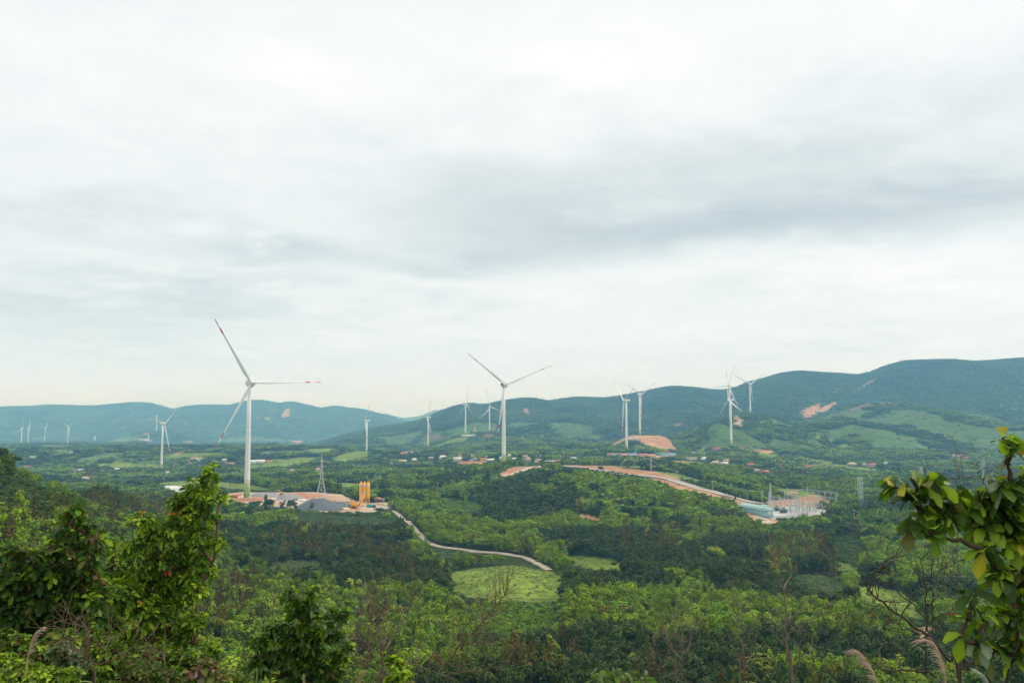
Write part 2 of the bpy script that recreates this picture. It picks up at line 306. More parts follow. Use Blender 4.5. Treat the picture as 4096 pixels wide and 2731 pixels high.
# ------------------------------------------------------------------ land cover
FOREST, GRASS, SOIL, CROP, GRAVEL, YOUNG, BURNT, WATER, PAD, SCRUB, SAND, HGRASS = range(12)
POLY = [  # kind, outline in photo columns/rows, nearest and farthest distance
 (HGRASS, [(2829,1710),(2870,1685),(2915,1703),(2966,1725),(3072,1782),(3063,1795),(2915,1795),(2839,1790)], 2000, 2500),
 (SOIL, [(2445,1779),(2464,1766),(2485,1762),(2502,1749),(2515,1738),(2634,1734),(2653,1738),(2676,1751),(2689,1770),(2698,1785),(2712,1794),(2710,1802),(2655,1794),(2602,1785),(2570,1770),(2545,1759),(2519,1764),(2491,1767),(2451,1787)], 1950, 2700),
 (SOIL, [(2929,1659),(2950,1662),(2980,1680),(2975,1712),(2934,1704)], 2300, 3200),
 (SOIL, [(3200,1644),(3276,1613),(3291,1608),(3276,1639),(3261,1659),(3205,1677)], 3300, 5400),
 (SOIL, [(3296,1623),(3350,1600),(3350,1613),(3296,1649),(3271,1649)], 3300, 5400),
 (SOIL, [(3511,1504),(3495,1528),(3411,1567),(3455,1537)], 3300, 5400),
 (SOIL, [(3362,1545),(3340,1575),(3330,1578),(3352,1550)], 3300, 5400),
 (BURNT, [(3380,1642),(3440,1620),(3520,1605),(3605,1605),(3620,1622),(3500,1622),(3400,1650)], 2500, 3700),
 (SOIL, [(1121,1669),(1135,1640),(1162,1632),(1162,1659),(1140,1672)], 7000, 9500),
 (SOIL, [(1095,1640),(1125,1625),(1110,1637)], 7000, 9500), (SOIL, [(1020,1670),(1035,1662),(1038,1678)], 7000, 9500), (SOIL, [(1058,1675),(1080,1670),(1075,1682)], 7000, 9500),
 (SOIL, [(2086,1636),(2119,1630),(2126,1657),(2095,1658)], 3500, 5400), (SOIL, [(2465,1680),(2488,1680),(2486,1692),(2470,1692)], 3300, 5400),
 (SOIL, [(2690,1697),(2735,1692),(2750,1703),(2700,1706)], 2600, 5000), (SOIL, [(2155,1744),(2180,1742),(2182,1750),(2160,1750)], 2600, 5000),
 (SOIL, [(1893,1720),(1902,1704),(1905,1708),(1898,1732)], 3300, 5000), (SOIL, [(1968,1700),(1975,1708),(1976,1716),(1970,1712)], 3300, 5000),
 (SOIL, [(1925,1738),(1975,1736),(1980,1744),(1930,1745)], 3000, 4500), (HGRASS, [(1842,1738),(1908,1737),(1910,1746),(1842,1746)], 3000, 4500),
 (BURNT, [(1690,1745),(1765,1740),(1768,1760),(1720,1764),(1690,1755)], 2200, 4500),
 (GRASS, [(1780,1770),(1830,1752),(1870,1752),(1840,1772),(1790,1778)], 2200, 4500),
 (SOIL, [(1585,1810),(1640,1804),(1695,1799),(1690,1806),(1640,1812),(1620,1822),(1600,1820)], 1500, 4000),
 (SOIL, [(545,1738),(600,1730),(598,1734),(560,1742)], 4000, 8000), (SOIL, [(560,1760),(620,1760),(620,1765),(565,1765)], 4000, 8000), (SOIL, [(730,1766),(765,1764),(770,1772),(735,1770)], 4000, 8000),
 (SOIL, [(690,1812),(770,1792),(775,1796),(735,1810),(700,1816)], 2000, 5000), (SOIL, [(730,1838),(755,1838),(765,1855),(750,1853)], 1800, 4000), (SOIL, [(565,1832),(595,1832),(595,1837),(565,1837)], 1800, 4000),
 (SOIL, [(20,1805),(75,1806),(75,1812),(25,1810)], 3000, 5000), (SOIL, [(890,1850),(930,1848),(935,1856),(895,1856)], 1500, 3000),
 (SOIL, [(1150,1762),(1220,1762),(1215,1771),(1180,1770)], 4000, 8000),
 (GRASS, [(390,1855),(450,1850),(660,1858),(690,1868),(560,1872),(400,1868)], 1500, 4000),
 (GRASS, [(1140,1836),(1180,1832),(1280,1826),(1290,1830),(1200,1846),(1140,1848)], 1500, 4000),
 (GRASS, [(1330,1826),(1380,1812),(1490,1808),(1485,1822),(1440,1834),(1380,1846),(1330,1838)], 1500, 4000),
 (GRASS, [(2350,1748),(2420,1738),(2425,1742),(2370,1756)], 2300, 4500), (GRASS, [(3460,1795),(3500,1805),(3490,1830),(3470,1812)], 1500, 3500),
 (GRASS, [(2790,1812),(2850,1808),(2855,1816),(2800,1822)], 1500, 2500), (SOIL, [(3000,1796),(3030,1797),(3095,1801),(3090,1811),(3050,1810)], 1500, 2600),
 (SOIL, [(3072,1798),(3092,1800),(3090,1812),(3072,1812)], 1500, 2600),
 (SOIL, [(1825,1846),(1840,1842),(1955,1845),(1950,1858),(1890,1863),(1850,1863)], 1150, 1900),
 (SOIL, [(2697,1842),(2735,1842),(2735,1850),(2728,1858),(2700,1852)], 1150, 2200), (SOIL, [(2752,1860),(2764,1855),(2760,1866),(2745,1880),(2750,1868)], 1150, 2200), (SOIL, [(2800,1858),(2822,1856),(2820,1865),(2805,1864)], 1150, 2200),
 (SOIL, [(2185,1852),(2220,1851),(2216,1858),(2200,1862),(2190,1858)], 1150, 2200), (SAND, [(2428,1811),(2540,1812),(2620,1815),(2700,1812),(2700,1826),(2620,1832),(2540,1822),(2430,1822)], 1500, 2300),
 (GRASS, [(680,1926),(760,1920),(860,1925),(985,1935),(1090,1955),(1080,1968),(900,1960),(760,1945),(640,1942),(600,1938)], 1000, 1600),
 (SCRUB, [(-60,1935),(60,1915),(130,1935),(200,1980),(270,2025),(180,2025),(90,1990),(-60,1975)], 230, 430),
 (WATER, [(632,1946),(690,1941),(740,1946),(760,1960),(740,1978),(700,1976),(670,1962),(640,1952)], 1000, 1600),
 (GRASS, [(1325,1938),(1370,1928),(1420,1932),(1470,1930),(1500,1912),(1540,1903),(1545,1908),(1500,1930),(1460,1952),(1400,1958),(1360,1950)], 950, 1500),
 (SCRUB, [(1010,1990),(1060,1992),(1080,2000),(1080,2030),(1010,2030)], 700, 840),
 # platform of the batching plant
 (PAD, [(884,1972),(930,1968),(1010,1964),(1170,1962),(1300,1970),(1360,1976),(1430,2004),(1480,2010),(1540,2006),(1566,2018),(1555,2040),(1500,2052),(1420,2056),(1300,2052),(1190,2042),(1080,2030),(1000,2020),(910,2004)], 760, 1040),
 (CROP, [(1170,2046),(1300,2058),(1400,2066),(1500,2070),(1560,2085),(1600,2110),(1500,2105),(1300,2100),(1180,2090)], 560, 830),
 (CROP, [(1070,2256),(1150,2246),(1300,2250),(1380,2245),(1380,2270),(1250,2280),(1080,2280)], 420, 640),
 (GRASS, [(1800,2300),(1830,2285),(1900,2270),(2050,2262),(2200,2285),(2258,2310),(2262,2340),(2252,2400),(2200,2420),(2000,2420),(1850,2390),(1790,2350)], 380, 560),
 (CROP, [(1700,2215),(1780,2205),(1860,2225),(1830,2240),(1730,2240)], 430, 700),
 (GRASS, [(2240,2228),(2330,2222),(2450,2235),(2500,2265),(2500,2285),(2400,2290),(2300,2270)], 430, 700),
 (YOUNG, [(1850,2440),(1950,2420),(2080,2430),(2200,2445),(2190,2510),(2100,2560),(1900,2540),(1850,2480)], 280, 430),
 (YOUNG, [(1740,2010),(1800,1995),(1900,2015),(1960,2040),(1900,2050),(1780,2045)], 600, 1000),
 (SOIL, [(2318,2056),(2350,2060),(2390,2070),(2430,2082),(2425,2092),(2380,2086),(2320,2078)], 600, 900), (SOIL, [(2290,2002),(2310,1995),(2318,2030),(2320,2050),(2310,2048),(2300,2020)], 600, 1000),
 (GRASS, [(3410,2352),(3500,2340),(3600,2368),(3700,2440),(3700,2480),(3600,2480),(3500,2430),(3430,2400)], 300, 560),
 (GRASS, [(3340,2248),(3400,2255),(3460,2285),(3440,2300),(3350,2290)], 400, 700),
 (CROP, [(3160,2310),(3250,2295),(3360,2330),(3400,2365),(3300,2375),(3180,2345)], 400, 600), (SAND, [(3650,2510),(3730,2500),(3780,2530),(3700,2550),(3650,2560)], 260, 420),
 (SCRUB, [(3330,2150),(3420,2140),(3480,2200),(3420,2250),(3330,2240)], 450, 800),
 (GRASS, [(3100,1950),(3180,1955),(3260,1968),(3300,1985),(3260,1995),(3170,1992),(3110,1972)], 1000, 1500), (SOIL, [(3150,1962),(3195,1964),(3190,1974),(3155,1970)], 1000, 1500),
 # road cutting
 (SOIL, [(2250,1864),(2262,1860),(2399,1862),(2441,1863),(2484,1871),(2580,1880),(2640,1889),(2712,1905),(2725,1922),(2790,1944),(2870,1966),(2960,1992),(3050,2012),(3062,2030),(2990,2030),(2985,2062),(2950,2040),(2930,2010),(2840,1990),(2760,1970),(2690,1952),(2640,1936),(2580,1912),(2484,1896),(2400,1888),(2344,1880),(2265,1872)], 880, 1500),
 (GRASS, [(2600,1880),(2712,1895),(2800,1920),(2830,1930),(2830,1940),(2740,1918),(2640,1892)], 1080, 1500),
 (SOIL, [(1990,1900),(2030,1875),(2060,1866),(2140,1864),(2150,1872),(2080,1890),(2050,1905),(2010,1912)], 900, 1500),
 # substation yard and its red cutting behind
 (SOIL, [(3060,2005),(3100,1998),(3180,1995),(3240,1978),(3280,1982),(3330,2010),(3340,2038),(3200,2032),(3070,2028)], 960, 1500),
 (GRAVEL, [(2958,2012),(3000,2008),(3080,2024),(3200,2024),(3340,2042),(3345,2048),(3260,2068),(3140,2076),(3085,2078),(3040,2060),(2990,2040)], 820, 1060),
 (PAD, [(2958,2020),(2990,2040),(3085,2076),(3130,2080),(3110,2098),(3050,2100),(3020,2110),(3000,2080),(2975,2045),(2945,2030)], 780, 960),
 (SOIL, [(1800,2140),(1860,2155),(1840,2160),(1790,2146)], 450, 700), (SAND, [(3410,2060),(3450,2080),(3440,2086),(3408,2070)], 700, 1100),
]
def inpoly(px, py, pts):
    x = np.array([p[0] for p in pts], float); y = np.array([p[1] for p in pts], float)
    r = np.zeros(px.shape, bool); bb = (px > x.min()) & (px < x.max()) & (py > y.min()) & (py < y.max())
    if not bb.any(): return r
    qx, qy = px[bb], py[bb]; c = np.zeros(qx.shape, bool); n = len(x); j = n - 1
    for i in range(n):
        if y[i] != y[j]:
            c ^= ((y[i] > qy) != (y[j] > qy)) & (qx < (x[j] - x[i]) * (qy - y[i]) / (y[j] - y[i]) + x[i])
        j = i
    r[bb] = c; return r
def cover(X, Y, Z, h=0.0):
    """kind of ground at world points; h keeps the sight line over a clearing free of trees h metres tall"""
    px, py = proj(X, Y, Z)
    wx = (fbm(X / 9, Y / 9, 3) - .5) * np.clip(9000 / Y, 0, 26); wy = (fbm(X / 9 + 40, Y / 12, 3) - .5) * np.clip(4500 / Y, 0, 12)
    k = np.zeros(X.shape, int)
    ft = fbm(X / 150 + 3, Y / 230 + 8, 4)
    plain = (Y > 1350)
    flat = Z < np.where(px < 1500, -20, -5)
    k = np.where(plain & flat & (ft > .585), SCRUB, k); k = np.where(plain & flat & (ft > .64), GRASS, k)
    f2 = fbm(X / 120 + 31, Y / 200 + 5, 4); k = np.where(plain & (Y < 4200) & flat & (f2 > .62), CROP, k)
    foot = (px > 3080) & (py > 1640) & (py < 1800) & (Y > 2300) & (Y < 3500) & (fbm(X / 95 + 7, Y / 150, 4) > .455); k = np.where(foot, HGRASS, k)
    foot = (px > 1500) & (px < 2900) & (py > 1690) & (Y > 3400) & (Y < 4300) & (fbm(X / 190 + 17, Y / 300, 3) > .60); k = np.where(foot, HGRASS, k)
    k = np.where((Y < 1350) & (Y > 300) & (fbm(X / 60 + 13, Y / 60, 3) > .70), YOUNG, k)
    for kind, pts, a, b in POLY:
        m = inpoly(px + wx, py + wy, pts)
        if h > 0:
            hp = h * F / Y; base = m.copy()
            for q in ((.4, .8) if kind not in (HGRASS, BURNT) else ()):
                m2 = inpoly(px + wx, py - hp * q, pts)
                k = np.where(m2 & ~m & (Y > a * .93) & (Y < b) & (k == FOREST), SCRUB, k)
        k = np.where(m & (Y >= a) & (Y <= b), kind, k)
    return k

# ------------------------------------------------------------------ the ground sheet
uu = np.concatenate([np.linspace(-1.0, -.60, 40)[:-1], np.linspace(-.60, .60, 700), np.linspace(.60, 1.0, 40)[1:]])
yy = np.concatenate([np.linspace(-300, 0, 12)[:-1], np.linspace(0, 200, 60)[:-1], np.exp(np.linspace(math.log(200), math.log(12800), 640))])
Ug, Yg = np.meshgrid(uu, yy); Xg = Ug * (np.maximum(Yg, 0) + 20 + np.maximum(-Yg, 0)); Xg = np.where(Yg > 200, Ug * (Yg + 20), Xg)
Zg = Zf(Xg, Yg)
K = cover(Xg, Yg, Zg)
K = np.where(Yg < 250, FOREST, K)
PAL = {FOREST: (.026, .044, .010), GRASS: (.145, .212, .032), SOIL: (.40, .225, .130), CROP: (.085, .145, .045), GRAVEL: (.44, .45, .45), YOUNG: (.11, .19, .035),
       BURNT: (.13, .095, .07), WATER: (.55, .60, .60), PAD: (.42, .325, .25), SCRUB: (.065, .115, .022), SAND: (.50, .36, .24), HGRASS: (.070, .126, .030)}
pal = np.array([PAL[i] for i in range(12)]); Cg = pal[K]
mn = np.clip((Yg - 2300) / 1200, 0, 1)[..., None]          # beyond the tree clumps the sheet itself carries the canopy's own green
Cg = np.where((K == FOREST)[..., None], Cg * (1 - mn) + (np.array((.036, .074, .016)) + np.clip((fbm(Xg / 150 + 2, Yg / 330, 4)[..., None] - .36) * 4.5, 0, 1) * np.array((.055, .075, .018))) * mn, Cg)
t1 = fbm(Xg / 40, Yg / 60, 4)[..., None]; t2 = fbm(Xg / 300, Yg / 500, 4)[..., None]
Cg = Cg * (0.70 + .60 * t1) * (0.80 + .40 * t2)
Cg = np.where(((K == GRASS) | (K == CROP) | (K == YOUNG))[..., None], Cg * (.62 + .76 * fbm(Xg / 6, Yg / 9, 3)[..., None]), Cg)
soilv = fbm(Xg / 9 + 3, Yg / 22, 4)[..., None]; Cg = np.where((K == SOIL)[..., None], Cg * (.6 + .8 * soilv) * (1 + (soilv - .5) * np.array((-.5, .1, .5))), Cg)
padn = fbm(Xg / 11, Yg / 14, 4)                            # patches of pale gravel and red earth on the yard
Cg = np.where(((K == PAD) & (padn > .56))[..., None], np.array((.55, .47, .40)), Cg)
Cg = np.where(((K == PAD) & (padn < .40))[..., None], np.array((.40, .19, .10)), Cg)
nr, nc = Xg.shape
idx = np.arange(nr * nc).reshape(nr, nc)
quads = np.stack([idx[:-1, :-1], idx[:-1, 1:], idx[1:, 1:], idx[1:, :-1]], -1).reshape(-1, 4)
def earth_mat():
    m = bpy.data.materials.new('earth_and_growth'); m.use_nodes = True; t = m.node_tree; b = t.nodes['Principled BSDF']
    a = t.nodes.new('ShaderNodeAttribute'); a.attribute_name = 'tone'
    co = t.nodes.new('ShaderNodeNewGeometry'); P = co.outputs['Position']
    f1 = nnoise(t, P, 0.02, 6, 0.65); f2 = nnoise(t, P, 0.45, 4, 0.65)
    f = nmath(t, 'MULTIPLY', nmath(t, 'ADD', nmath(t, 'MULTIPLY', f1, 1.1), 0.45), nmath(t, 'ADD', nmath(t, 'MULTIPLY', f2, 0.9), 0.55))
    c = t.nodes.new('ShaderNodeVectorMath'); c.operation = 'SCALE'; t.links.new(a.outputs['Color'], c.inputs[0]); t.links.new(f, c.inputs['Scale'])
    t.links.new(c.outputs[0], b.inputs['Base Color']); b.inputs['Roughness'].default_value = 0.95; b.inputs['Specular IOR Level'].default_value = .1
    bp = t.nodes.new('ShaderNodeBump'); bp.inputs['Strength'].default_value = 1.0; bp.inputs['Distance'].default_value = 14.0
    t.links.new(nnoise(t, P, 0.022, 5, 0.6), bp.inputs['Height'])
    b2 = t.nodes.new('ShaderNodeBump'); b2.inputs['Strength'].default_value = .6; b2.inputs['Distance'].default_value = 0.5
    t.links.new(f2, b2.inputs['Height']); t.links.new(bp.outputs[0], b2.inputs['Normal']); t.links.new(b2.outputs[0], b.inputs['Normal'])
    return m
M_EARTH = earth_mat()
ter = mesh_np('ground', np.stack([Xg, Yg, Zg], -1).reshape(-1, 3), quads, M_EARTH, smooth=True, cols=Cg.reshape(-1, 3))
tag(ter, 'green valley floor and hills reaching to the mountains', 'ground', kind='structure')

# ------------------------------------------------------------------ leaves and trees
def foliage_mat(name, trans=0.25, rough=0.55, spec=0.25, veins=False):
    """leaf colour comes from the tint carried by each tree, varied leaf clump by leaf clump"""
    m = bpy.data.materials.new(name); m.use_nodes = True; t = m.node_tree; b = t.nodes['Principled BSDF']
    a = t.nodes.new('ShaderNodeAttribute'); a.attribute_name = 'tone'
    i = t.nodes.new('ShaderNodeAttribute'); i.attribute_name = 'tint'; i.attribute_type = 'INSTANCER'
    v = t.nodes.new('ShaderNodeVectorMath'); v.operation = 'MULTIPLY'; t.links.new(a.outputs['Color'], v.inputs[0]); t.links.new(i.outputs['Color'], v.inputs[1])
    t.links.new(v.outputs[0], b.inputs['Base Color']); b.inputs['Roughness'].default_value = rough; b.inputs['Specular IOR Level'].default_value = spec
    if trans:
        tr = t.nodes.new('ShaderNodeBsdfTranslucent'); mx = t.nodes.new('ShaderNodeMixShader'); mx.inputs[0].default_value = trans
        g = nmix(t, 1.0, v.outputs[0], (1.25, 1.25, .55), 'MULTIPLY'); t.links.new(g, tr.inputs['Color'])
        t.links.new(b.outputs[0], mx.inputs[1]); t.links.new(tr.outputs[0], mx.inputs[2])
        t.links.new(mx.outputs[0], t.nodes['Material Output'].inputs['Surface'])
    return m
M_FOL = foliage_mat('tree_foliage', 0.0, 0.65, 0.15)
M_BARK = mat('bark', (.11, .085, .06), .9, var=.35, vscale=3)
M_BARKP = mat('pale_bark', (.30, .26, .21), .9, var=.3, vscale=3)

def crown(kind, n, size, seed, link=False, name='crown', parent=None):
    """many leaf clumps spread through lumpy lobes; unit tree: 1 m radius, heights as a share of the tree's own height 1"""
    r = np.random.default_rng(seed)
    if kind == 'broad': lobes = [(r.normal(0, .42), r.normal(0, .42), r.uniform(.52, .86), r.uniform(.36, .60), r.uniform(.11, .18)) for _ in range(9)] + [(0, 0, .72, .62, .24)]
    elif kind == 'tall': lobes = [(r.normal(0, .26), r.normal(0, .26), z, .62 * (1 - .62 * abs((z - .52) / .52) ** 1.6), .12) for z in np.linspace(.24, .95, 9)]
    elif kind == 'cone': lobes = [(r.normal(0, .13), r.normal(0, .13), z, .72 * (1.05 - z) ** .8 + .07, .08) for z in np.linspace(.16, .98, 10)]
    elif kind == 'bush': lobes = [(r.normal(0, .45), r.normal(0, .45), r.uniform(.3, .7), r.uniform(.35, .55), r.uniform(.22, .36)) for _ in range(7)]
    else: lobes = [(r.normal(0, .55), r.normal(0, .55), r.uniform(.45, .75), r.uniform(.30, .55), r.uniform(.16, .30)) for _ in range(12)]  # clump of several crowns
    L = np.array(lobes); w = L[:, 3] ** 2; pick = r.choice(len(L), n, p=w / w.sum())
    d = r.normal(size=(n, 3)); d[:, 2] = d[:, 2] * .9 + .25; d /= np.linalg.norm(d, axis=1)[:, None]
    rad = (r.random(n) ** .22)[:, None] * (1 + r.normal(0, .07, (n, 1)))
    C = L[pick][:, :3] + d * rad * L[pick][:, [3, 3, 4]]
    nrm = d * np.array([1, 1, 1.2]) + r.normal(0, .38, (n, 3)); nrm /= np.linalg.norm(nrm, axis=1)[:, None]
    a = np.cross(nrm, r.normal(size=(n, 3))); a /= np.linalg.norm(a, axis=1)[:, None]; b = np.cross(nrm, a)
    s = size * r.uniform(.55, 1.35, (n, 1)); zs = np.array([1, 1, .30])
    V = np.stack([C - a * s, C - b * s * .62, C + a * s, C + b * s * .62], 1)
    V[:, :, :] = C[:, None, :] + (V - C[:, None, :]) * zs
    V[:, [0, 2], 2] -= size * .10
    tone = np.repeat(r.uniform(.80, 1.25, (n, 1)) * (1 + r.normal(0, .07, (n, 3))), 4, 0)
    return mesh_np(name, V.reshape(-1, 3), np.arange(n * 4).reshape(-1, 4), M_FOL, parent, link, cols=tone)
def trunk_mesh(seed, link=False, parent=None):
    r = np.random.default_rng(seed); mb = MB()
    p = [(0, 0, -.06), (r.normal(0, .05), r.normal(0, .05), .3), (r.normal(0, .08), r.normal(0, .08), .62), (r.normal(0, .08), r.normal(0, .08), .86)]
    mb.tube(p, [.075, .055, .035, .012], 5)
    for k in range(4):
        th = r.uniform(0, 6.28); z = r.uniform(.35, .65); mb.tube([(p[1][0], p[1][1], z), (.35 * math.cos(th), .35 * math.sin(th), z + .16)], [.025, .008], 4)
    return mb.build('trunk', M_BARK, parent, link)
protos = []
def add_proto(kind, n, size, seed):
    o = crown(kind, n, size, seed); o.name = 'growth_%02d' % len(protos); protos.append(o); return len(protos) - 1
N_BROAD = [add_proto('broad', 1100, .13, 10 + k) for k in range(4)]
N_TALL = [add_proto('tall', 900, .12, 20 + k) for k in range(4)]
N_CONE = [add_proto('cone', 900, .10, 30 + k) for k in range(3)]
M_BROAD = [add_proto('broad', 260, .25, 40 + k) for k in range(4)]
M_TALL = [add_proto('tall', 220, .23, 50 + k) for k in range(3)]
M_CONE = [add_proto('cone', 200, .20, 60 + k) for k in range(2)]
F_CLUMP = [add_proto('clump', 150, .28, 70 + k) for k in range(5)]
N_BUSH = [add_proto('bush', 320, .19, 80 + k) for k in range(4)]
F_BUSH = [add_proto('bush', 60, .40, 90 + k) for k in range(2)]
PC = bpy.data.collections.new('growth_kinds')
for o in protos: PC.objects.link(o)

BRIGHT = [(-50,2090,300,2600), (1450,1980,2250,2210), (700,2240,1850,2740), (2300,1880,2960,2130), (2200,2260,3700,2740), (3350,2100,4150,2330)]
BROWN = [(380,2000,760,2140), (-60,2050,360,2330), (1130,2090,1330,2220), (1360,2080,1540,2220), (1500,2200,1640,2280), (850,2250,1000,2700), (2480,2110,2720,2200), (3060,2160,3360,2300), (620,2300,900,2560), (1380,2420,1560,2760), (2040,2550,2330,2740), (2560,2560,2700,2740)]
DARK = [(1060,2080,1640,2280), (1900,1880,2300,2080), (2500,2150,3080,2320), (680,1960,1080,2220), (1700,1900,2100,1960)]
def inrects(px, py, L):
    r = np.zeros(px.shape, bool)
    for a, b, c, d in L: r |= (px > a) & (px < c) & (py > b) & (py < d)
    return r
def scatter(Ya, Yb, step, hgt, jit=.48, umax=.60, kinds=(FOREST,), seed=1, ystretch=1.0, far=False):
    r = np.random.default_rng(seed)
    ys = np.arange(Ya, Yb, step * ystretch); out = []
    for y in ys:
        xs = np.arange(-umax * y - 10, umax * y + 10, step); out.append(np.stack([xs, np.full(len(xs), y)], 1))
    P = np.concatenate(out); P = P + r.uniform(-jit, jit, P.shape) * np.array([step, step * ystretch])
    Z = Zf(P[:, 0], P[:, 1]); k = cover(P[:, 0], P[:, 1], Z, hgt)
    m = np.isin(k, kinds); return np.column_stack([P[m], Z[m]]), k[m], r
PTS = []      # x y z proto rot sxy sz tint(3)
def tint_for(X, Y, Z, r, hgt=6.0):
    n = len(X); px, py = proj(X, Y, Z + hgt * .6)
    pj = px + (fbm(X / 14, Y / 14, 3) - .5) * 46000 / Y * .9; qj = py + (fbm(X / 14 + 9, Y / 14, 3) - .5) * 26000 / Y * .7
    a = fbm(X / 55, Y / 70, 3)
    dark = np.array((.042, .078, .006)); mid = np.array((.094, .162, .004)); bright = np.array((.168, .272, .003)); brown = np.array((.112, .092, .012)); olive = np.array((.120, .138, .008)); yel = np.array((.25, .30, .008))
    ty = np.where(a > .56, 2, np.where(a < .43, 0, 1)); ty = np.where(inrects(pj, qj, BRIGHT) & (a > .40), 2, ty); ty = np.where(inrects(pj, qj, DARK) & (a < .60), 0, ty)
    u = r.random(n); br = inrects(pj, qj, BROWN); ty = np.where(br & (u < .38), 3, ty); ty = np.where((u > .985) & (Y < 1200), 3, ty); ty = np.where((u > .93) & (u < .97), 4, ty); ty = np.where((u > .97) & (u < .978), 5, ty)
    T = np.array([dark, mid, bright, brown, olive, yel])[ty] * r.uniform(.72, 1.30, (n, 1)) * (1 + r.normal(0, .05, (n, 3)))
    f = np.clip((Y - 2600) / 1200, 0, 1)[:, None] * .8; stand = fbm(X / 150 + 2, Y / 330, 4)[:, None]; T = T * (1 - f) + (np.array((.036, .074, .016)) + np.clip((stand - .36) * 4.5, 0, 1) * np.array((.055, .075, .018))) * f
    return ty, T
def put(P, k, r, S_, LR, LT, LC, hmul=1.0):
    n = len(P); ty, T = tint_for(P[:, 0], P[:, 1], P[:, 2], r, S_[1])
    u = r.random(n); pr = np.where(u < .55, np.array(LR)[r.integers(0, len(LR), n)], np.array(LT)[r.integers(0, len(LT), n)])
    pr = np.where(ty == 3, np.array(LC)[r.integers(0, len(LC), n)], pr)
    sx = S_[0] * r.uniform(.68, 1.35, n); sz = S_[1] * r.uniform(.62, 1.30, n); sz = np.where(ty == 3, sz * 1.35, sz); sx = np.where(ty == 3, sx * .95, sx)
    em = r.random(n) < .05; sx = np.where(em, sx * 1.45, sx); sz = np.where(em, sz * 1.3, sz); big = fbm(P[:, 0] / 30, P[:, 1] / 30, 2); sz = np.minimum(sz * (.45 + 1.1 * big), np.where(ty == 3, 12.5, 10.5))
    return np.column_stack([P, pr, r.uniform(0, 6.28, n), sx, sz, T])
HOUSE_ROWS = [(1596,1624,1851,5,7),(1646,1668,1846,5,8),(1716,1735,1838,4,6),(1756,1786,1840,7,11),(1816,1844,1846,7,10),(1830,1846,1831,4,6),(1886,1903,1832,3,8),(1893,1907,1841,4,4),(1923,1944,1842,4,5),(1941,1951,1833,7,3),(1950,1973,1846,6,5),(2001,2012,1842,7,8),(2030,2044,1828,4,8),(2050,2062,1841,3,4),(2094,2108,1832,5,6),(2100,2121,1845,6,10),(2156,2172,1828,3,7),(2142,2160,1846,3,4),(2184,2218,1851,4,3),(2226,2236,1848,6,3),(2282,2303,1840,5,7),(2488,2500,1850,3,5),(2743,2792,1839,6,4),(2804,2832,1841,5,8),(2846,2875,1857,4,9),(2894,2912,1848,4,6),(2886,2910,1860,4,8),(2869,2880,1846,2,3),(2989,3014,1866,4,8),(3017,3037,1888,5,7),(3047,3076,1896,6,9),(3112,3138,1868,4,7),(3218,3245,1876,6,8),(3318,3330,1868,2,4),(3391,3424,1862,3,8),(3447,3462,1861,3,5),(3471,3502,1866,5,6),(3536,3550,1855,2,4),(3812,3828,1827,3,6),(3830,3850,1826,3,6),(3857,3878,1836,3,7),(658,682,1895,3,6),(765,789,1841,7,3),(792,806,1842,2,4),(326,353,1919,2,7),(286,301,1886,4,5),(308,330,1885,3,5),(100,127,1870,2,4),(118,146,1834,3,3),(280,292,1812,2,3),(444,470,1777,2,4),(492,512,1780,2,3),(560,592,1762,1,3),(997,1022,1853,5,6),(1026,1058,1850,5,6),(1062,1088,1850,3,3),(1157,1179,1887,4,6),(1262,1281,1886,4,9),(1432,1441,1863,3,5),(1558,1570,1857,3,3),(890,905,1845,3,4),(455,480,1880,2,4),(590,610,1904,2,4),(520,536,1893,3,5),(228,244,1898,3,4),(1848,1905,1744,1,2),(2428,2446,1821,3,2),(2448,2472,1822,4,2),(2474,2490,1822,8,2),(2518,2545,1820,3,2),(2552,2588,1823,3,3),(2592,2620,1832,7,4),(2622,2638,1822,5,3),(2640,2662,1824,6,4),(2664,2698,1824,6,4),(2850,2886,1800,5,4),(2956,2975,1797,2,3),(2770,2782,1812,3,2)]
POLES = [(1806,1841,1862),(1605,1872,1893),(2005,1840,1866),(2007,1890,1918),(1877,1906,1922),(1750,1935,1958),(1584,1974,1988),(2109,1831,1866),(2155,1832,1865),(2270,1818,1846),(2254,1802,1838),
 (2311,1819,1846),(2320,1819,1846),(2369,1825,1862),(2384,1826,1863),(2436,1815,1834),(2470,1816,1835),(2506,1824,1838),(2484,1854,1888),(2539,1840,1874),(2602,1834,1884),(2607,1834,1884),(2573,1817,1836),
 (2708,1884,1926),(2786,1787,1812),(2775,1785,1800),(2814,1785,1800),(2704,1794,1814),(2634,1722,1742),(2668,1889,1928),(2850,1925,1966),(2689,1937,1954),(3049,1963,2018),(3017,2004,2054),(2961,1985,2010),
 (3418,2040,2086),(3608,2076,2108),(909,1929,1972),(985,1969,2000),(1136,1951,1968),(1387,1989,2046),(1386,1919,1945),(2909,1973,1990),(368,1889,1918),(375,1890,1918),(1345,1920,1940),(1940,1888,1905),(2240,1822,1850)]
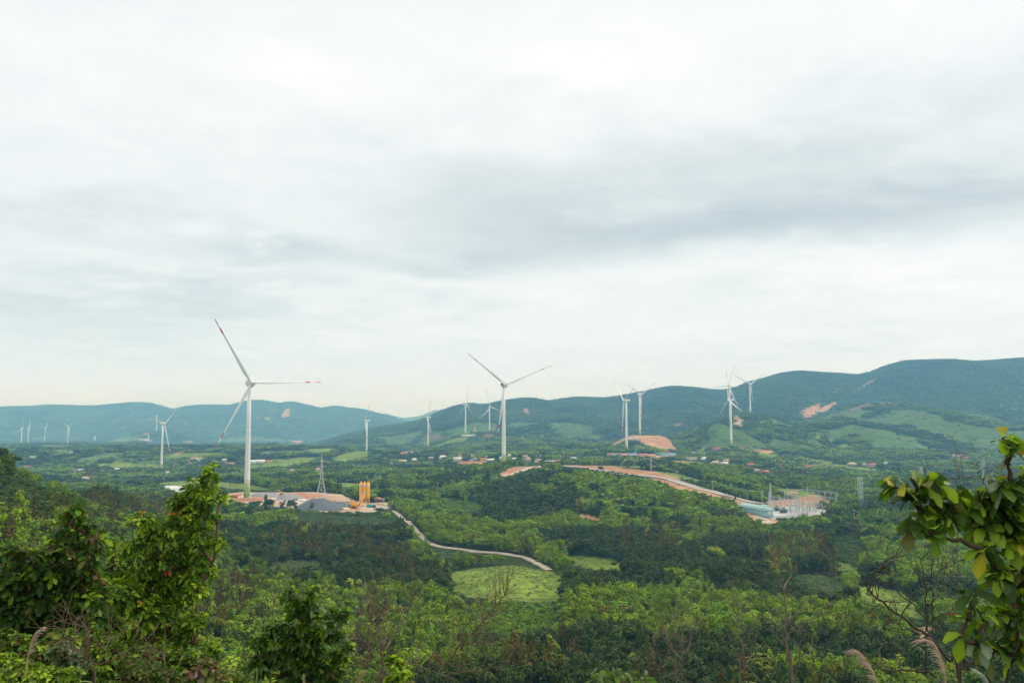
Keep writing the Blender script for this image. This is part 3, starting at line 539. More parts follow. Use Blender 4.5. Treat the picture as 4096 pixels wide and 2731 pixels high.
# openings in the trees: houses, poles, roads and yards stand clear of the woods around them
OPEN = []
for (a, b, foot, wh, rh) in HOUSE_ROWS: OPEN.append((a - 3, foot - wh - rh, b + 3, foot, 900, foot))
for (px, a, b) in POLES: OPEN.append((px - 5, a, px + 5, b - (b - a) * .35, 700, b))
for px, a, b in ((1285, 1818, 1976), (3083, 1929, 2037), (3444, 1905, 2020), (3687, 1868, 1925), (3937, 1838, 1950)): OPEN.append((px - 10, a, px + 10, b, 700, b))
ROADS = [([(2250,1866),(2290,1869),(2340,1875),(2390,1881),(2450,1893),(2520,1901),(2580,1907),(2640,1914),(2704,1927),(2768,1946),(2831,1964),(2884,1979),(2930,1991),(2970,2001),(3010,2012),(3045,2018)], 850, 7),
 ([(1528,2034),(1560,2041),(1595,2058),(1630,2085),(1655,2112),(1690,2150),(1715,2172),(1760,2188),(1850,2199),(1950,2210),(2040,2220),(2100,2232),(2140,2250),(2170,2265),(2200,2282)], 430, 7),
 ([(1965,1918),(2010,1908),(2050,1898),(2080,1888),(2110,1876),(2140,1868),(2170,1864)], 850, 7)]
for pts, y0, hw in ROADS:
    for (a, b), (c, d) in zip(pts[:-1], pts[1:]):
        for t in np.linspace(0, 1, max(2, int(abs(c - a) / 10)), endpoint=False):
            OPEN.append((a + (c - a) * t - 6, b + (d - b) * t - 3, a + (c - a) * t + 6, b + (d - b) * t + 1, y0, b + (d - b) * t))
OPEN.append((2975, 1995, 3080, 2066, 800, 2066)); OPEN.append((3070, 2000, 3200, 2074, 850, 2078))
_ok = []
for o_ in OPEN: _ok.append((*o_[:4], ground((o_[0] + o_[2]) / 2, o_[5], o_[4])[1]))
def open_view(D, sz=6, hw=5, far=.74):
    D = np.asarray(D); px, pt = proj(D[:, 0], D[:, 1], D[:, 2] + D[:, sz] * .95); _, pb = proj(D[:, 0], D[:, 1], D[:, 2]); w = D[:, hw] * F / D[:, 1] * .55
    bad = np.zeros(len(D), bool)
    for a, b, c, d, Yt in _ok: bad |= (px + w > a) & (px - w < c) & (pt < d) & (pb > b) & (D[:, 1] < Yt + 6) & (D[:, 1] > Yt * far)
    return D[~bad]
NEARP, kk, rr = scatter(150, 720, 4.4, 9.0, seed=3)
NEAR = open_view(put(NEARP, kk, rr, (2.65, 8.0), N_BROAD, N_TALL, N_CONE))
MIDP, kk, rr = scatter(720, 1500, 5.6, 8.0, seed=4); MIDT = open_view(put(MIDP, kk, rr, (3.5, 7.6), M_BROAD, M_TALL, M_CONE))
FARP, kk, rr = scatter(1500, 3300, 10.5, 6, seed=5, ystretch=1.3); FART = open_view(put(FARP, kk, rr, (7.6, 8.5), F_CLUMP, F_CLUMP, F_CLUMP))
HP3, kk, rr = scatter(3300, 7200, 19, 6, seed=9, ystretch=1.7); pxh, _ = proj(*HP3.T); m3 = (pxh < 1350) & (fbm(HP3[:, 0] / 260, HP3[:, 1] / 420, 3) > np.interp(HP3[:, 1], [3300, 7000], [.36, .50])); HIL3 = put(HP3[m3], None, rr, (13, 9), F_CLUMP, F_CLUMP, F_CLUMP)
HP, kk, rr = scatter(3300, 5600, 15.5, 6, seed=6, ystretch=1.5)
pxh, _ = proj(*HP.T); HP = HP[pxh > 1300]; HILT = put(HP, None, rr, (12.5, 13), F_CLUMP, F_CLUMP, F_CLUMP)
HP2, kk, rr = scatter(7000, 9300, 28, 6, seed=8, ystretch=2.0); pxh, _ = proj(*HP2.T); HP2 = HP2[pxh < 1800]; HIL2 = put(HP2, None, rr, (21, 15), F_CLUMP, F_CLUMP, F_CLUMP)
# bushes in the clearings and along their margins
def bushes(Ya, Yb, step, kinds, S_, LB, seed, keep=1.0, ys=1.0):
    P, k, r = scatter(Ya, Yb, step, 0.0 if SCRUB not in kinds else 6.5, kinds=kinds, seed=seed, ystretch=ys)
    m = r.random(len(P)) < keep; P = P[m]; k = k[m]; n = len(P)
    T = np.array({SCRUB: (.068, .125, .012), GRASS: (.125, .200, .020), CROP: (.085, .145, .035), YOUNG: (.135, .245, .01), HGRASS: (.065, .130, .032), BURNT: (.09, .08, .05)}[kinds[0]])
    T = T * r.uniform(.7, 1.3, (n, 1)) * (1 + r.normal(0, .06, (n, 3)))
    return np.column_stack([P, np.array(LB)[r.integers(0, len(LB), n)], r.uniform(0, 6.28, n), S_[0] * r.uniform(.5, 1.4, n), S_[1] * r.uniform(.5, 1.4, n), T])
B = [bushes(235, 900, 2.4, (SCRUB,), (1.7, 1.9), N_BUSH, 11, .75), bushes(235, 900, 2.5, (CROP,), (1.5, 1.0), N_BUSH, 12, .95), bushes(235, 900, 2.2, (YOUNG,), (1.35, 2.4), N_BUSH, 13, .9),
     bushes(235, 900, 3.4, (GRASS,), (.75, .45), N_BUSH, 14, .75), bushes(900, 1600, 4.2, (SCRUB, ), (2.8, 2.5), F_BUSH, 15, .7), bushes(900, 2200, 8, (CROP,), (6, 2.2), F_BUSH, 16, .9, 1.4),
     bushes(1600, 3300, 13, (SCRUB,), (6, 3.5), F_BUSH, 17, .55), bushes(1400, 3300, 26, (GRASS,), (5, 3.2), F_BUSH, 18, .18), bushes(900, 1400, 5, (YOUNG,), (3, 3), F_BUSH, 19, .9),
     bushes(1900, 4400, 24, (HGRASS,), (6, 3.0), F_BUSH, 20, .22)]
BUSH = np.concatenate(B)

def gn_scatter(name, D, label, cat):
    me = bpy.data.meshes.new(name); me.vertices.add(len(D)); me.vertices.foreach_set('co', D[:, :3].astype(np.float32).ravel())
    def att(n, ty, arr, key='value'):
        a = me.attributes.new(n, ty, 'POINT'); a.data.foreach_set(key, arr)
    att('kindno', 'INT', D[:, 3].astype(np.int32)); att('turn', 'FLOAT', D[:, 4].astype(np.float32))
    att('size', 'FLOAT_VECTOR', np.stack([D[:, 5], D[:, 5], D[:, 6]], 1).astype(np.float32).ravel(), 'vector')
    c = np.ones((len(D), 4), np.float32); c[:, :3] = D[:, 7:10]; att('tint', 'FLOAT_COLOR', c.ravel(), 'color')
    o = bpy.data.objects.new(name, me); COL.objects.link(o); me.update()
    g = bpy.data.node_groups.new(name + '_spread', 'GeometryNodeTree')
    g.interface.new_socket('Geometry', in_out='INPUT', socket_type='NodeSocketGeometry'); g.interface.new_socket('Geometry', in_out='OUTPUT', socket_type='NodeSocketGeometry')
    N = g.nodes; gi = N.new('NodeGroupInput'); go = N.new('NodeGroupOutput'); ip = N.new('GeometryNodeInstanceOnPoints')
    ci = N.new('GeometryNodeCollectionInfo'); ci.inputs['Collection'].default_value = PC; ci.inputs['Separate Children'].default_value = True; ci.inputs['Reset Children'].default_value = True
    def na(n, ty):
        q = N.new('GeometryNodeInputNamedAttribute'); q.data_type = ty; q.inputs['Name'].default_value = n
        return [s for s in q.outputs if s.enabled and s.name == 'Attribute'][0]
    cx = N.new('ShaderNodeCombineXYZ'); g.links.new(na('turn', 'FLOAT'), cx.inputs[2])
    g.links.new(gi.outputs[0], ip.inputs['Points']); g.links.new(ci.outputs[0], ip.inputs['Instance']); ip.inputs['Pick Instance'].default_value = True
    g.links.new(na('kindno', 'INT'), ip.inputs['Instance Index']); g.links.new(cx.outputs[0], ip.inputs['Rotation']); g.links.new(na('size', 'FLOAT_VECTOR'), ip.inputs['Scale'])
    g.links.new(ip.outputs[0], go.inputs[0])
    md = o.modifiers.new('spread', 'NODES'); md.node_group = g
    return tag(o, label, cat, kind='stuff')
# the three hundred trees nearest to the camera stand as trees of their own
px_, py_ = proj(NEAR[:, 0], NEAR[:, 1], NEAR[:, 2] + 7)
vis = (px_ > 1400) & (px_ < 3560) & (py_ < 2735) & (NEAR[:, 1] > 250)
order = np.argsort(np.where(vis, NEAR[:, 1], 1e9))[:290]; solo = NEAR[order]; keep = np.ones(len(NEAR), bool); keep[order] = False
gn_scatter('forest', np.concatenate([NEAR[keep], MIDT]), 'unbroken green woodland covering the valley floor and low hills', 'forest')
gn_scatter('distant_woods', np.concatenate([FART, HILT, HIL2, HIL3]), 'far bluish woods on the plain and mountain slopes', 'forest')
gn_scatter('undergrowth', BUSH, 'low bushes and scrub in the clearings and fields', 'undergrowth')
TR = [trunk_mesh(200 + k) for k in range(4)]
TN = {0: ('dark green', 'dark'), 1: ('mid green', 'mid'), 2: ('bright green', 'bright'), 3: ('rusty brown', 'brown')}
TREE_N = {}
def solo_tree(row, label=None, group=None):
    k = int(row[3]); t = row[7:10]; brown = t[0] > t[1] * .86; lum = t[1]
    hue = 'rusty brown' if brown else ('yellow-green' if t[0] > .11 else 'bright green' if lum > .15 else 'mid green' if lum > .10 else 'dark green')
    form = 'spiky upright' if k in N_CONE else ('narrow' if k in N_TALL else 'bushy round')
    px, py = proj(row[0], row[1], row[2] + 4)
    if label is None:
        place = 'beyond the forked bare tree' if px < 1900 else ('between the two groups of bare branches' if px < 2560 else ('behind the pale forked bare saplings' if px < 2960 else 'behind the reed plumes near the right-hand tree'))
        label = '%s %s tree, %s' % (hue, form, place); group = '%s %s trees of the nearest woodland, %s' % (hue, form, place)
    e = empty('tree', row[:3], label, 'tree', group, row[4]); e.scale = (row[5], row[5], row[6])
    c = bpy.data.objects.new('crown', protos[k].data); COL.objects.link(c); c.parent = e; c['tint'] = [float(v) for v in t]
    q = bpy.data.objects.new('trunk', TR[k % 4].data); COL.objects.link(q); q.parent = e
    return e
for row in solo: solo_tree(row)

# ------------------------------------------------------------------ wind turbines
M_WHITE = mat('white_paint', (.74, .77, .77), .45, var=.04, vscale=.05)
M_RED = mat('red_paint', (.60, .045, .05), .5)
M_DARKV = mat('vent_grille', (.10, .12, .12), .6)
def tower_mat():
    m = bpy.data.materials.new('tower_paint'); m.use_nodes = True; t = m.node_tree; b = t.nodes['Principled BSDF']
    co = t.nodes.new('ShaderNodeTexCoord'); sp = t.nodes.new('ShaderNodeSeparateXYZ'); t.links.new(co.outputs['Object'], sp.inputs[0])
    f = nmath(t, 'MULTIPLY', sp.outputs[2], 1 / 100.0)
    n = t.nodes.new('ShaderNodeValToRGB'); t.links.new(f, n.inputs[0]); n.color_ramp.interpolation = 'CONSTANT'
    st = [(0, (.16, .30, .05)), (.032, (.24, .36, .085)), (.064, (.33, .43, .14)), (.096, (.44, .52, .25)), (.128, (.58, .62, .44)), (.16, (.74, .77, .77))]
    e = n.color_ramp.elements
    while len(e) < len(st): e.new(.5)
    for k, (p, c) in enumerate(st): e[k].position = p; e[k].color = (*c, 1)
    t.links.new(n.outputs[0], b.inputs['Base Color']); b.inputs['Roughness'].default_value = .45; return m
M_TOWER = tower_mat()
def blade_mesh(bend, L=66.0):
    """one blade along +X: round root, broad shoulder, long taper; chord twists; red band and red tip"""
    st = [(0, 1.1, 1.1, 0), (2.5, 1.1, 1.05, 0), (6, 1.35, .9, .15), (11, 1.75, .6, .35), (17, 1.6, .42, .30), (26, 1.25, .31, .22), (36, .95, .23, .15), (45, .76, .17, .1),
          (50, .78, .16, .08), (50.05, .78, .16, .08), (55, .66, .13, .06), (55.05, .66, .13, .06), (60, .5, .1, .04), (60.05, .5, .1, .04), (64, .32, .07, .02), (L, .06, .03, 0)]
    V = []; n = 10
    for x, c, th, tw in st:
        for k in range(n):
            a = 2 * math.pi * k / n; u = c * math.cos(a) - .25 * c * (1 if x > 5 else x / 5.0); w = th * math.sin(a) * (1 if x < 4 else (.75 + .25 * math.cos(a)))
            V.append((x, u * math.cos(tw) - w * math.sin(tw) - bend[0] * (x / L) ** 2, u * math.sin(tw) + w * math.cos(tw) + bend[1] * (x / L) ** 2))
    Fq = []; mi = []
    for i in range(len(st) - 1):
        red = (50 < st[i + 1][0] <= 55.01 and st[i][0] >= 50) or (st[i][0] >= 60 and st[i + 1][0] > 60.01)
        for k in range(n): k2 = (k + 1) % n; Fq.append((i * n + k, i * n + k2, (i + 1) * n + k2, (i + 1) * n + k)); mi.append(1 if red else 0)
    o = mesh_np('blade', V, np.array(Fq), [M_WHITE, M_RED], link=False, smooth=True, matidx=mi); return o.data
BL = {0: blade_mesh((0, 0)), 1: blade_mesh((9, -5)), 2: blade_mesh((14, -6))}
tw = MB(); lathe(tw, (0, 0, 0), [(2.75, -2), (2.75, 0), (2.7, 5), (2.3, 35), (1.95, 65), (1.6, 97)], 24); D_TOWER = tw.build('tower', M_TOWER, link=False, smooth=True).data
d_ = MB(); d_.box((0, -2.72, 1.6), (1.1, .1, 2.4)); D_DOOR = d_.build('door', M_DARKV, link=False).data
def yshape(prof, n=20):
    """body of revolution along +X (rotor axis)"""
    mb = MB(); mb.tube([(x, 0, 0) for x, r in prof], [max(r, .02) for x, r in prof], n); return mb
D_RING = yshape([(1.2, 2.2), (1.3, 3.9), (1.9, 4.3), (3.2, 4.3), (3.9, 3.7), (4.0, 2.0)], 24).build('generator_ring', M_WHITE, link=False, smooth=False).data
D_HUB = yshape([(4.0, 1.9), (4.6, 2.1), (6.2, 2.05), (7.2, 1.6), (7.9, .8), (8.1, .05)], 20).build('hub', M_WHITE, link=False, smooth=True).data
nb = MB(); nb.box((-2.6, 0, .35), (8.2, 3.7, 3.2)); nb.box((0, 0, -1.9), (3.4, 3.2, 1.4)); nb.box((-4.8, 0, 2.15), (2.2, 2.6, .5))
for s in (-1, 1): nb.tube([(-5.2, s * .9, 2.3), (-5.2, s * .9, 4.3)], .07, 5); nb.box((-5.2, s * .9, 4.3), (.5, .12, .1))
D_NAC = nb.build('nacelle', M_WHITE, link=False).data
vb = MB(); vb.box((-6.78, 0, .4), (.16, 2.7, 2.2)); D_VENT = vb.build('vent', M_DARKV, link=False).data
D_NAC2 = yshape([(-9.5, .9), (-9.2, 1.5), (-4, 1.9), (3.6, 1.9), (4.0, 1.7)], 12).build('nacelle', M_WHITE, link=False, smooth=True).data
def inst(name, data, parent, loc=(0, 0, 0), rot=(0, 0, 0), scale=None):
    o = bpy.data.objects.new(name, data); COL.objects.link(o); o.parent = parent; o.location = loc; o.rotation_euler = rot
    if scale: o.scale = scale
    return o
TURB = [ # column and row of the base, distance, column and row of the rotor hub, axis heading, blade length, blade phase, blades, style, label
 ('a', 987, 1992, 900, 303, 67, 2, 3, 0, 0, 'tallest white wind turbine with green-banded foot beside the gravel yard'),
 ('a', 2015, 1866, 1230, 72, 65, 39, 3, 0, 0, 'second largest wind turbine seen from behind, in the middle above the village'),
 ('a', 645, 1882, 2150, 68, 67, 14, 3, 0, 0, 'wind turbine on the plain to the left, red-tipped blade hanging low beside the tower'),
 ('b', 83, 1810, 4063, 75, 62, 88, 2, 0, 1, 'farthest left wind turbine, with a blade straight up and one slanting down'),
 ('b', 111, 1779, 5690, 12, 62, 82, 3, 0, 2, 'tiny wind turbine partly behind the farthest left one'),
 ('b', 177.6, 1772, 6420, 354, 64, 60, 3, 0, 0, 'tiny wind turbine third from the left edge on the far plain'),
 ('b', 270, 1783, 5100, 72, 60, 20, 3, 0, 0, 'small wind turbine fourth from the left edge on the far plain'),
 ('b', 1466, 1827, 2765, 207, 63, 52, 3, 0, 0, 'slim wind turbine standing above the concrete silos'),
 ('b', 1712, 1796, 3130, 213, 63, 60, 3, 0, 0, 'slim wind turbine in front of the gap between the two ranges'),
 ('b', 1862, 1742, 3318, 28, 68, 102, 3, 1, 0, 'left one of the twin far turbines with strongly bent blades below the ridge'),
 ('b', 1958, 1743, 3550, 305, 70, 111, 3, 1, 0, 'right one of the twin far turbines with bent blades, next to the big middle turbine'),
 ('a', 2507, 1810, 1942, 194, 67, 21, 3, 0, 0, 'wind turbine with a dark upper blade in front of the bare red hill'),
 ('a', 2560, 1741, 2490, 38, 65, 30, 3, 0, 0, 'wind turbine standing on top of the bare red hill'),
 ('a', 2926, 1786, 2176, 196, 68, 96, 3, 0, 0, 'nearer of the two overlapping turbines, at the foot of the grassy hill'),
 ('a', 2921, 1692, 2750, 212, 68, 62, 3, 0, 0, 'farther of the two overlapping turbines, on the ridge behind the grassy hill'),
 ('a', 3002, 1664, 3110, 292, 67, 36, 3, 0, 0, 'wind turbine farthest to the right, against the dark mountain'),
]
HUBROW = {0: 1531.3, 1: 1538, 2: 1694.9, 3: 1712.5, 4: 1710, 5: 1711, 6: 1705, 7: 1681.7, 8: 1667, 9: 1617.8, 10: 1628, 11: 1602, 12: 1577.8, 13: 1600, 14: 1542.8, 15: 1537}
for i, (style, px, py, Y, th, L, ph, nbld, bend, skip, label) in enumerate(TURB):
    p = at(px, py, Y); H = at(px, HUBROW[i], Y)[2] - p[2]; k = (H - 2.2) / 97.0
    e = empty('wind_turbine', p, label, 'wind turbine', 'wind turbines of the wind farm')
    inst('tower', D_TOWER, e, scale=(1, 1, k)); 
    if Y < 2300: inst('door', D_DOOR, e)
    hd = R(th)
    inst('nacelle', D_NAC if style == 'a' else D_NAC2, e, (0, 0, H), (0, 0, hd))
    if style == 'a':
        inst('generator_ring', D_RING, e, (0, 0, H), (0, 0, hd))
        if Y < 1500: inst('vent', D_VENT, e, (0, 0, H), (0, 0, hd))
    inst('hub', D_HUB, e, (0, 0, H), (0, 0, hd))
    ax = Vector((math.cos(hd), math.sin(hd), 0)); e1 = Vector((-math.sin(hd), math.cos(hd), 0)); c0 = Vector((0, 0, H)) + ax * 5.6
    for b in range(3):
        if nbld == 2 and b == 1: continue
        a = R(ph + 120 * b); d = e1 * math.cos(a) + Vector((0, 0, 1)) * math.sin(a); w = d.cross(ax)
        pt = R(80 if (abs(math.cos(hd)) > .8 and not bend) else 38); c1 = w * math.cos(pt) + ax * math.sin(pt); c2 = d.cross(c1); M = Matrix((d, c1, c2)).transposed()      # blades feathered, at rest
        if bend: M = (Matrix((d, w, ax)) if Matrix((d, w, ax)).determinant() > 0 else Matrix((d, -w, ax))).transposed()
        inst('blade', BL[2 if (bend and b != 0) else bend], e, c0, M.to_euler(), (L / 66.0, 1, 1))
# a tower still without its rotor and two first sections
def part_tower(px, py, Y, top, label, head=False):
    p = at(px, py, Y); H = at(px, top, Y)[2] - p[2]; e = empty('turbine_tower', p, label, 'tower')
    mb = MB(); lathe(mb, (0, 0, 0), [(3.2, -2), (3.0, 0), (2.6, H * .6), (2.3, H)], 16); mb.build('tower_section', M_WHITE, e, smooth=True)
    mb = MB(); lathe(mb, (0, 0, 0), [(2.3, H), (2.7, H + .1), (2.7, H + .8), (.2, H + 1)], 16); mb.build('flange', M_WHITE, e)
    if head: mb = MB(); mb.box((0, 0, H + 3.2), (11, 4.4, 4.2)); mb.build('nacelle', M_WHITE, e)
part_tower(625.5, 1728, 6100, 1664, 'distant bare tower with a nacelle but no blades', True)
part_tower(593, 1762, 5400, 1739, 'short white tower stump on a red clearing on the far plain')
part_tower(379, 1760, 5600, 1743, 'short white tower stump alone on the far plain')

# ------------------------------------------------------------------ lattice pylons, masts, poles
M_STEEL = mat('galvanised_steel', (.55, .64, .62), .5, .1)
M_STEELP = mat('pale_steel', (.46, .54, .55), .5, .25)
M_CONC = mat('weathered_concrete', (.50, .50, .47), .85, var=.12, vscale=.6)
def lattice(mb, H, wb, wt, seg, r, waist=None, z0=0.0):
    wd = lambda z: (np.interp(z, [0, H * waist[0], H], [wb, waist[1], wt]) if waist else np.interp(z, [0, H], [wb, wt])) / 2
    zs = [0.0]; 
    for k in range(seg): zs.append(zs[-1] + max(.5, wd(zs[-1]))); 
    zs = np.array(zs) * H / zs[-1]
    cs = [(-1, -1), (1, -1), (1, 1), (-1, 1)]
    for a, b in cs: mb.tube([(a * wd(z), b * wd(z), z0 + z) for z in zs], r, 4, False)
    for i in range(len(zs) - 1):
        for q in range(4):
            a, b = cs[q]; c, d = cs[(q + 1) % 4]; u, v = wd(zs[i]), wd(zs[i + 1])
            mb.tube([(a * u, b * u, z0 + zs[i]), (c * v, d * v, z0 + zs[i + 1])], r * .6, 3, False); mb.tube([(c * u, d * u, z0 + zs[i]), (a * v, b * v, z0 + zs[i + 1])], r * .6, 3, False)
            if i % 2 == 0: mb.tube([(a * v, b * v, z0 + zs[i + 1]), (c * v, d * v, z0 + zs[i + 1])], r * .6, 3, False)
def pylon(px, py, Y, top, wb, label, arms, wt=.06, waist=(.42, .28), seg=13, sides=(-1, 1), rot=0.3, snap=True):
    p = at(px, py, Y); 
    if snap: p[2] = float(Zf(p[0], p[1])) 
    H = at(px, top, Y)[2] - p[2]; wb_ = wb * Y / F
    e = empty('lattice_pylon', p, label, 'pylon', 'lattice pylons', rot)
    mb = MB(); lattice(mb, H, wb_, wb_ * wt, seg, .15, (waist[0], wb_ * waist[1])); mb.build('lattice_mast', M_STEEL, e)
    for f in arms:
        for s in sides:
            mb = MB(); z = H * f; l = wb_ * .42; mb.tube([(0, -.4, z), (s * l, 0, z + .25)], .09, 4); mb.tube([(0, .4, z), (s * l, 0, z + .25)], .09, 4); mb.tube([(0, 0, z + 1.1), (s * l, 0, z + .3)], .07, 4)
            a = mb.build('crossarm', M_STEEL, e); ib = MB(); lathe(ib, (s * l * .97, 0, z - 1.3), [(.05, 0), (.16, .2), (.07, .5), (.16, .8), (.05, 1.3)], 6); ib.build('insulator', M_STEELP, a)
pylon(1285, 1976, 975, 1818, 33, 'steel lattice pylon rising from the back edge of the gravel yard', (.52, .70, .84))
pylon(3083, 2037, 955, 1929, 16, 'tapering steel pylon at the left end of the substation yard', (.46, .62), waist=(.4, .5), seg=11)
pylon(3444, 2038, 960, 1905, 16, 'tall boxy steel pylon alone in the woodland right of the substation', (.30, .45, .60, .75, .90), wt=.85, waist=(.3, .9), seg=12)
pylon(3687, 1952, 1500, 1868, 11, 'pale steel pylon half hidden behind the big-leaved branch', (.35, .55, .75, .92), wt=.8, waist=(.3, .85), seg=11)
pylon(3937, 1962, 1230, 1838, 16, 'large pale pylon showing through twigs near the right-hand tree', (.4, .55, .70, .85), wt=.7, waist=(.3, .8), seg=12)
M_MAST = mat('mast_red_white', (.45, .20, .18), .6)
def mast(px, py, Y, top, label, m):
    p = at(px, py, Y); H = at(px, top, Y)[2] - p[2]; e = empty('radio_mast', p, label, 'mast')
    mb = MB(); lattice(mb, H, 1.5, 1.1, 26, .11); mb.build('lattice_mast', m, e)
    for a in (0, 2.1, 4.2):
        mb = MB(); mb.tube([(0, 0, H * .95), (math.cos(a) * H * .4, math.sin(a) * H * .4, -2)], .03, 3); mb.build('guy_wire', M_STEEL, e)
mast(1895, 1800, 2600, 1618, 'very tall thin guyed mast between the twin far turbines', M_MAST)
mast(1936, 1838, 1900, 1692, 'dark thin mast rising behind the village near the middle turbine', mat('mast_grey', (.25, .27, .27), .6))
mast(608, 1728, 6000, 1650, 'hazy reddish mast on the far left plain', M_MAST)

WHERE = {0:'below the house row left of the middle turbine',1:'above the yellow silos on the wooded slope',2:'close left of the middle turbine foot',3:'below the middle turbine foot by the dirt road',4:'half sunk in trees below the village houses',5:'alone in the bright wood right of the silos',
 6:'with its crossarm just above the trees right of the mixer truck',7:'by the houses right of the middle turbine',8:'where the gravel road tops the rise',9:'left of the grey-roofed house',10:'tallest behind the shed on the rise',11:'right of the grey-roofed house, left of its pair',12:'right of the grey-roofed house, right of its pair',
 13:'above the grey road, left of a pair',14:'above the grey road, right of a pair',15:'left end of the red and blue yard',16:'in front of the red sheds',17:'in front of the turbine by the red hill',18:'at the upper edge of the red cutting',19:'beside the white van above the cutting',20:'left of the tall pair above the cutting',
 21:'right of the tall pair above the cutting',22:'in front of the orange roof yard',23:'with double arms beside the grey road',24:'near the yellow meadow below the green hill',25:'small, left of the yellow meadow',26:'small, behind the yellow meadow',27:'at the foot of the red hill',28:'on top of the red hill',
 29:'slim, on the red bank of the cutting',30:'carrying cables to the substation, mid slope',31:'low, sunk in the bright trees below the cutting',32:'tall, behind the blue building roof',33:'rusty, in front of the blue building',34:'at the road bend above the blue building',35:'on the sandy track right of the substation',
 36:'far right of the substation in the woods',37:'on the meadow left of the tallest turbine',38:'in front of the tallest turbine foot',39:'behind the gravel heaps',40:'at the front edge of the gravel yard',41:'on the slope left of the silos',42:'at the road bank left of the substation',43:'on the left plain, left of a pair',44:'on the left plain, right of a pair',
 45:'above the pylon at the yard',46:'in the trees just left of the dirt road',47:'left of the long shed on the rise'}
pm = MB(); pm.tube([(0, 0, -.4), (0, 0, 1.0)], [.02, .013], 6); D_POLE = pm.build('post', M_CONC, link=False).data
POLE_AT = {}
for i, (px, a, b) in enumerate(POLES):
    g = ground(px, b, 700); Hh = (b - a) * g[1] / F * 1.0
    e = empty('utility_pole', g, 'grey utility pole ' + WHERE[i], 'utility pole', 'concrete utility poles', random.uniform(-.5, .5))
    inst('post', D_POLE, e, scale=(max(9, Hh), max(9, Hh), Hh)); arms = (.97, .88) if i in (6, 23, 31, 39, 38, 20, 21) else (.96,)
    for z in arms:
        mb = MB(); mb.box((0, 0, Hh * z), (Hh * .24, .18, .18)); c = mb.build('crossarm', M_STEELP, e)
        ib = MB()
        for s in (-1, -.4, .4, 1): ib.box((s * Hh * .11, 0, Hh * z + .28), (.16, .16, .38))
        ib.build('insulator', M_STEELP, c)
    POLE_AT[i] = (g[0], g[1], g[2] + Hh * .97)
def wire(a, b, sag, label, off=(0, 0, 0)):
    a, b = np.array(a) + off, np.array(b) + off; t = np.linspace(0, 1, 14)[:, None]
    mb = MB()
    for s in (-1, 1):
        P_ = a * (1 - t) + b * t; P_[:, 2] -= (4 * sag * t * (1 - t))[:, 0]; P_[:, 0] += s * .9; mb.tube(P_, .045, 4)
    o = mb.build('power_line', M_STEEL); tag(o, label, 'power line', 'cables strung between the poles')
wire(POLE_AT[14], POLE_AT[20], 3, 'pair of cables from the roadside poles to the tall pair above the cutting')
wire(POLE_AT[21], POLE_AT[23], 2.5, 'cables from the tall pole pair down to the double-armed roadside pole')
wire(POLE_AT[23], POLE_AT[30], 3, 'cables from the double-armed roadside pole down the slope')
wire(POLE_AT[30], POLE_AT[32], 3, 'cables running from the slope pole into the substation')
wire(POLE_AT[35], POLE_AT[36], 3, 'cables crossing the woods right of the substation')
wire(POLE_AT[41], POLE_AT[1], 3, 'cables climbing the slope above the silos')
wire(POLE_AT[38], POLE_AT[39], 2, 'cables crossing behind the gravel heaps')
wire(POLE_AT[9], POLE_AT[13], 1.5, 'cables passing the grey-roofed house on the rise')

# ------------------------------------------------------------------ roads draped on the land
M_ASPH = mat('grey_road_surface', (.36, .37, .37), .9, var=.12, vscale=.2)
M_DIRT = mat('pale_dirt_road_surface', (.50, .43, .35), .95, var=.25, vscale=.12)
M_KERBP = mat('pale_kerb_concrete', (.62, .58, .50), .9, var=.1, vscale=.3)
def smooth_path(P, n=12):
    P = np.array(P); out = []
    for i in range(len(P) - 1):
        a = P[max(i - 1, 0)]; b = P[i]; c = P[i + 1]; d = P[min(i + 2, len(P) - 1)]
        for t in np.linspace(0, 1, n, endpoint=False): out.append(.5 * ((2 * b) + (-a + c) * t + (2 * a - 5 * b + 4 * c - d) * t * t + (-a + 3 * b - 3 * c + d) * t ** 3))
    out.append(P[-1]); return np.array(out)
def road(pts, w, m, name, label, lift=.35, kerb=None, y0=300, edge=.3):
    C = np.array([ground(px, py, max(300, y0)) for px, py in pts]); C = smooth_path(C[:, :2]); T = np.gradient(C, axis=0); T /= np.linalg.norm(T, axis=1)[:, None] + 1e-9
    Nn = np.stack([-T[:, 1], T[:, 0]], 1); n = len(C); wob = 1 + edge * (np.array([vn(np.array(i * .45), np.array(3.3)) for i in range(n)]) - .5)
    sides = [-1, -.5, 0, .5, 1]; V = []
    for s in sides:
        q = C + Nn * (w / 2 * s * wob)[:, None]; V.append(np.column_stack([q, Zf(q[:, 0], q[:, 1])]))
    V = np.array(V); zc = V[:, :, 2].max(0); ker = np.ones(7) / 7; zc = np.convolve(np.pad(zc, 3, 'edge'), ker, 'valid')
    V[:, :, 2] = zc[None] + lift; low = V[[0, -1]].copy(); low[:, :, 2] -= 3.0
    allv = np.concatenate([low[:1], V, low[1:]]); m_ = len(allv); idx_ = np.arange(m_ * n).reshape(m_, n)
    Q = np.stack([idx_[:-1, :-1], idx_[:-1, 1:], idx_[1:, 1:], idx_[1:, :-1]], -1).reshape(-1, 4)
    o = mesh_np(name, allv.reshape(-1, 3), Q, m); tag(o, label, 'road', kind='structure')
    if kerb:
        for s in kerb:
            mb = MB(); q = V[0 if s < 0 else -1] + np.column_stack([Nn * s * .5, np.full(n, .12)]); mb.tube(q, .45, 4); k = mb.build('kerb', M_KERBP); tag(k, 'pale concrete edge along the grey road', 'kerb', kind='structure')
    return V
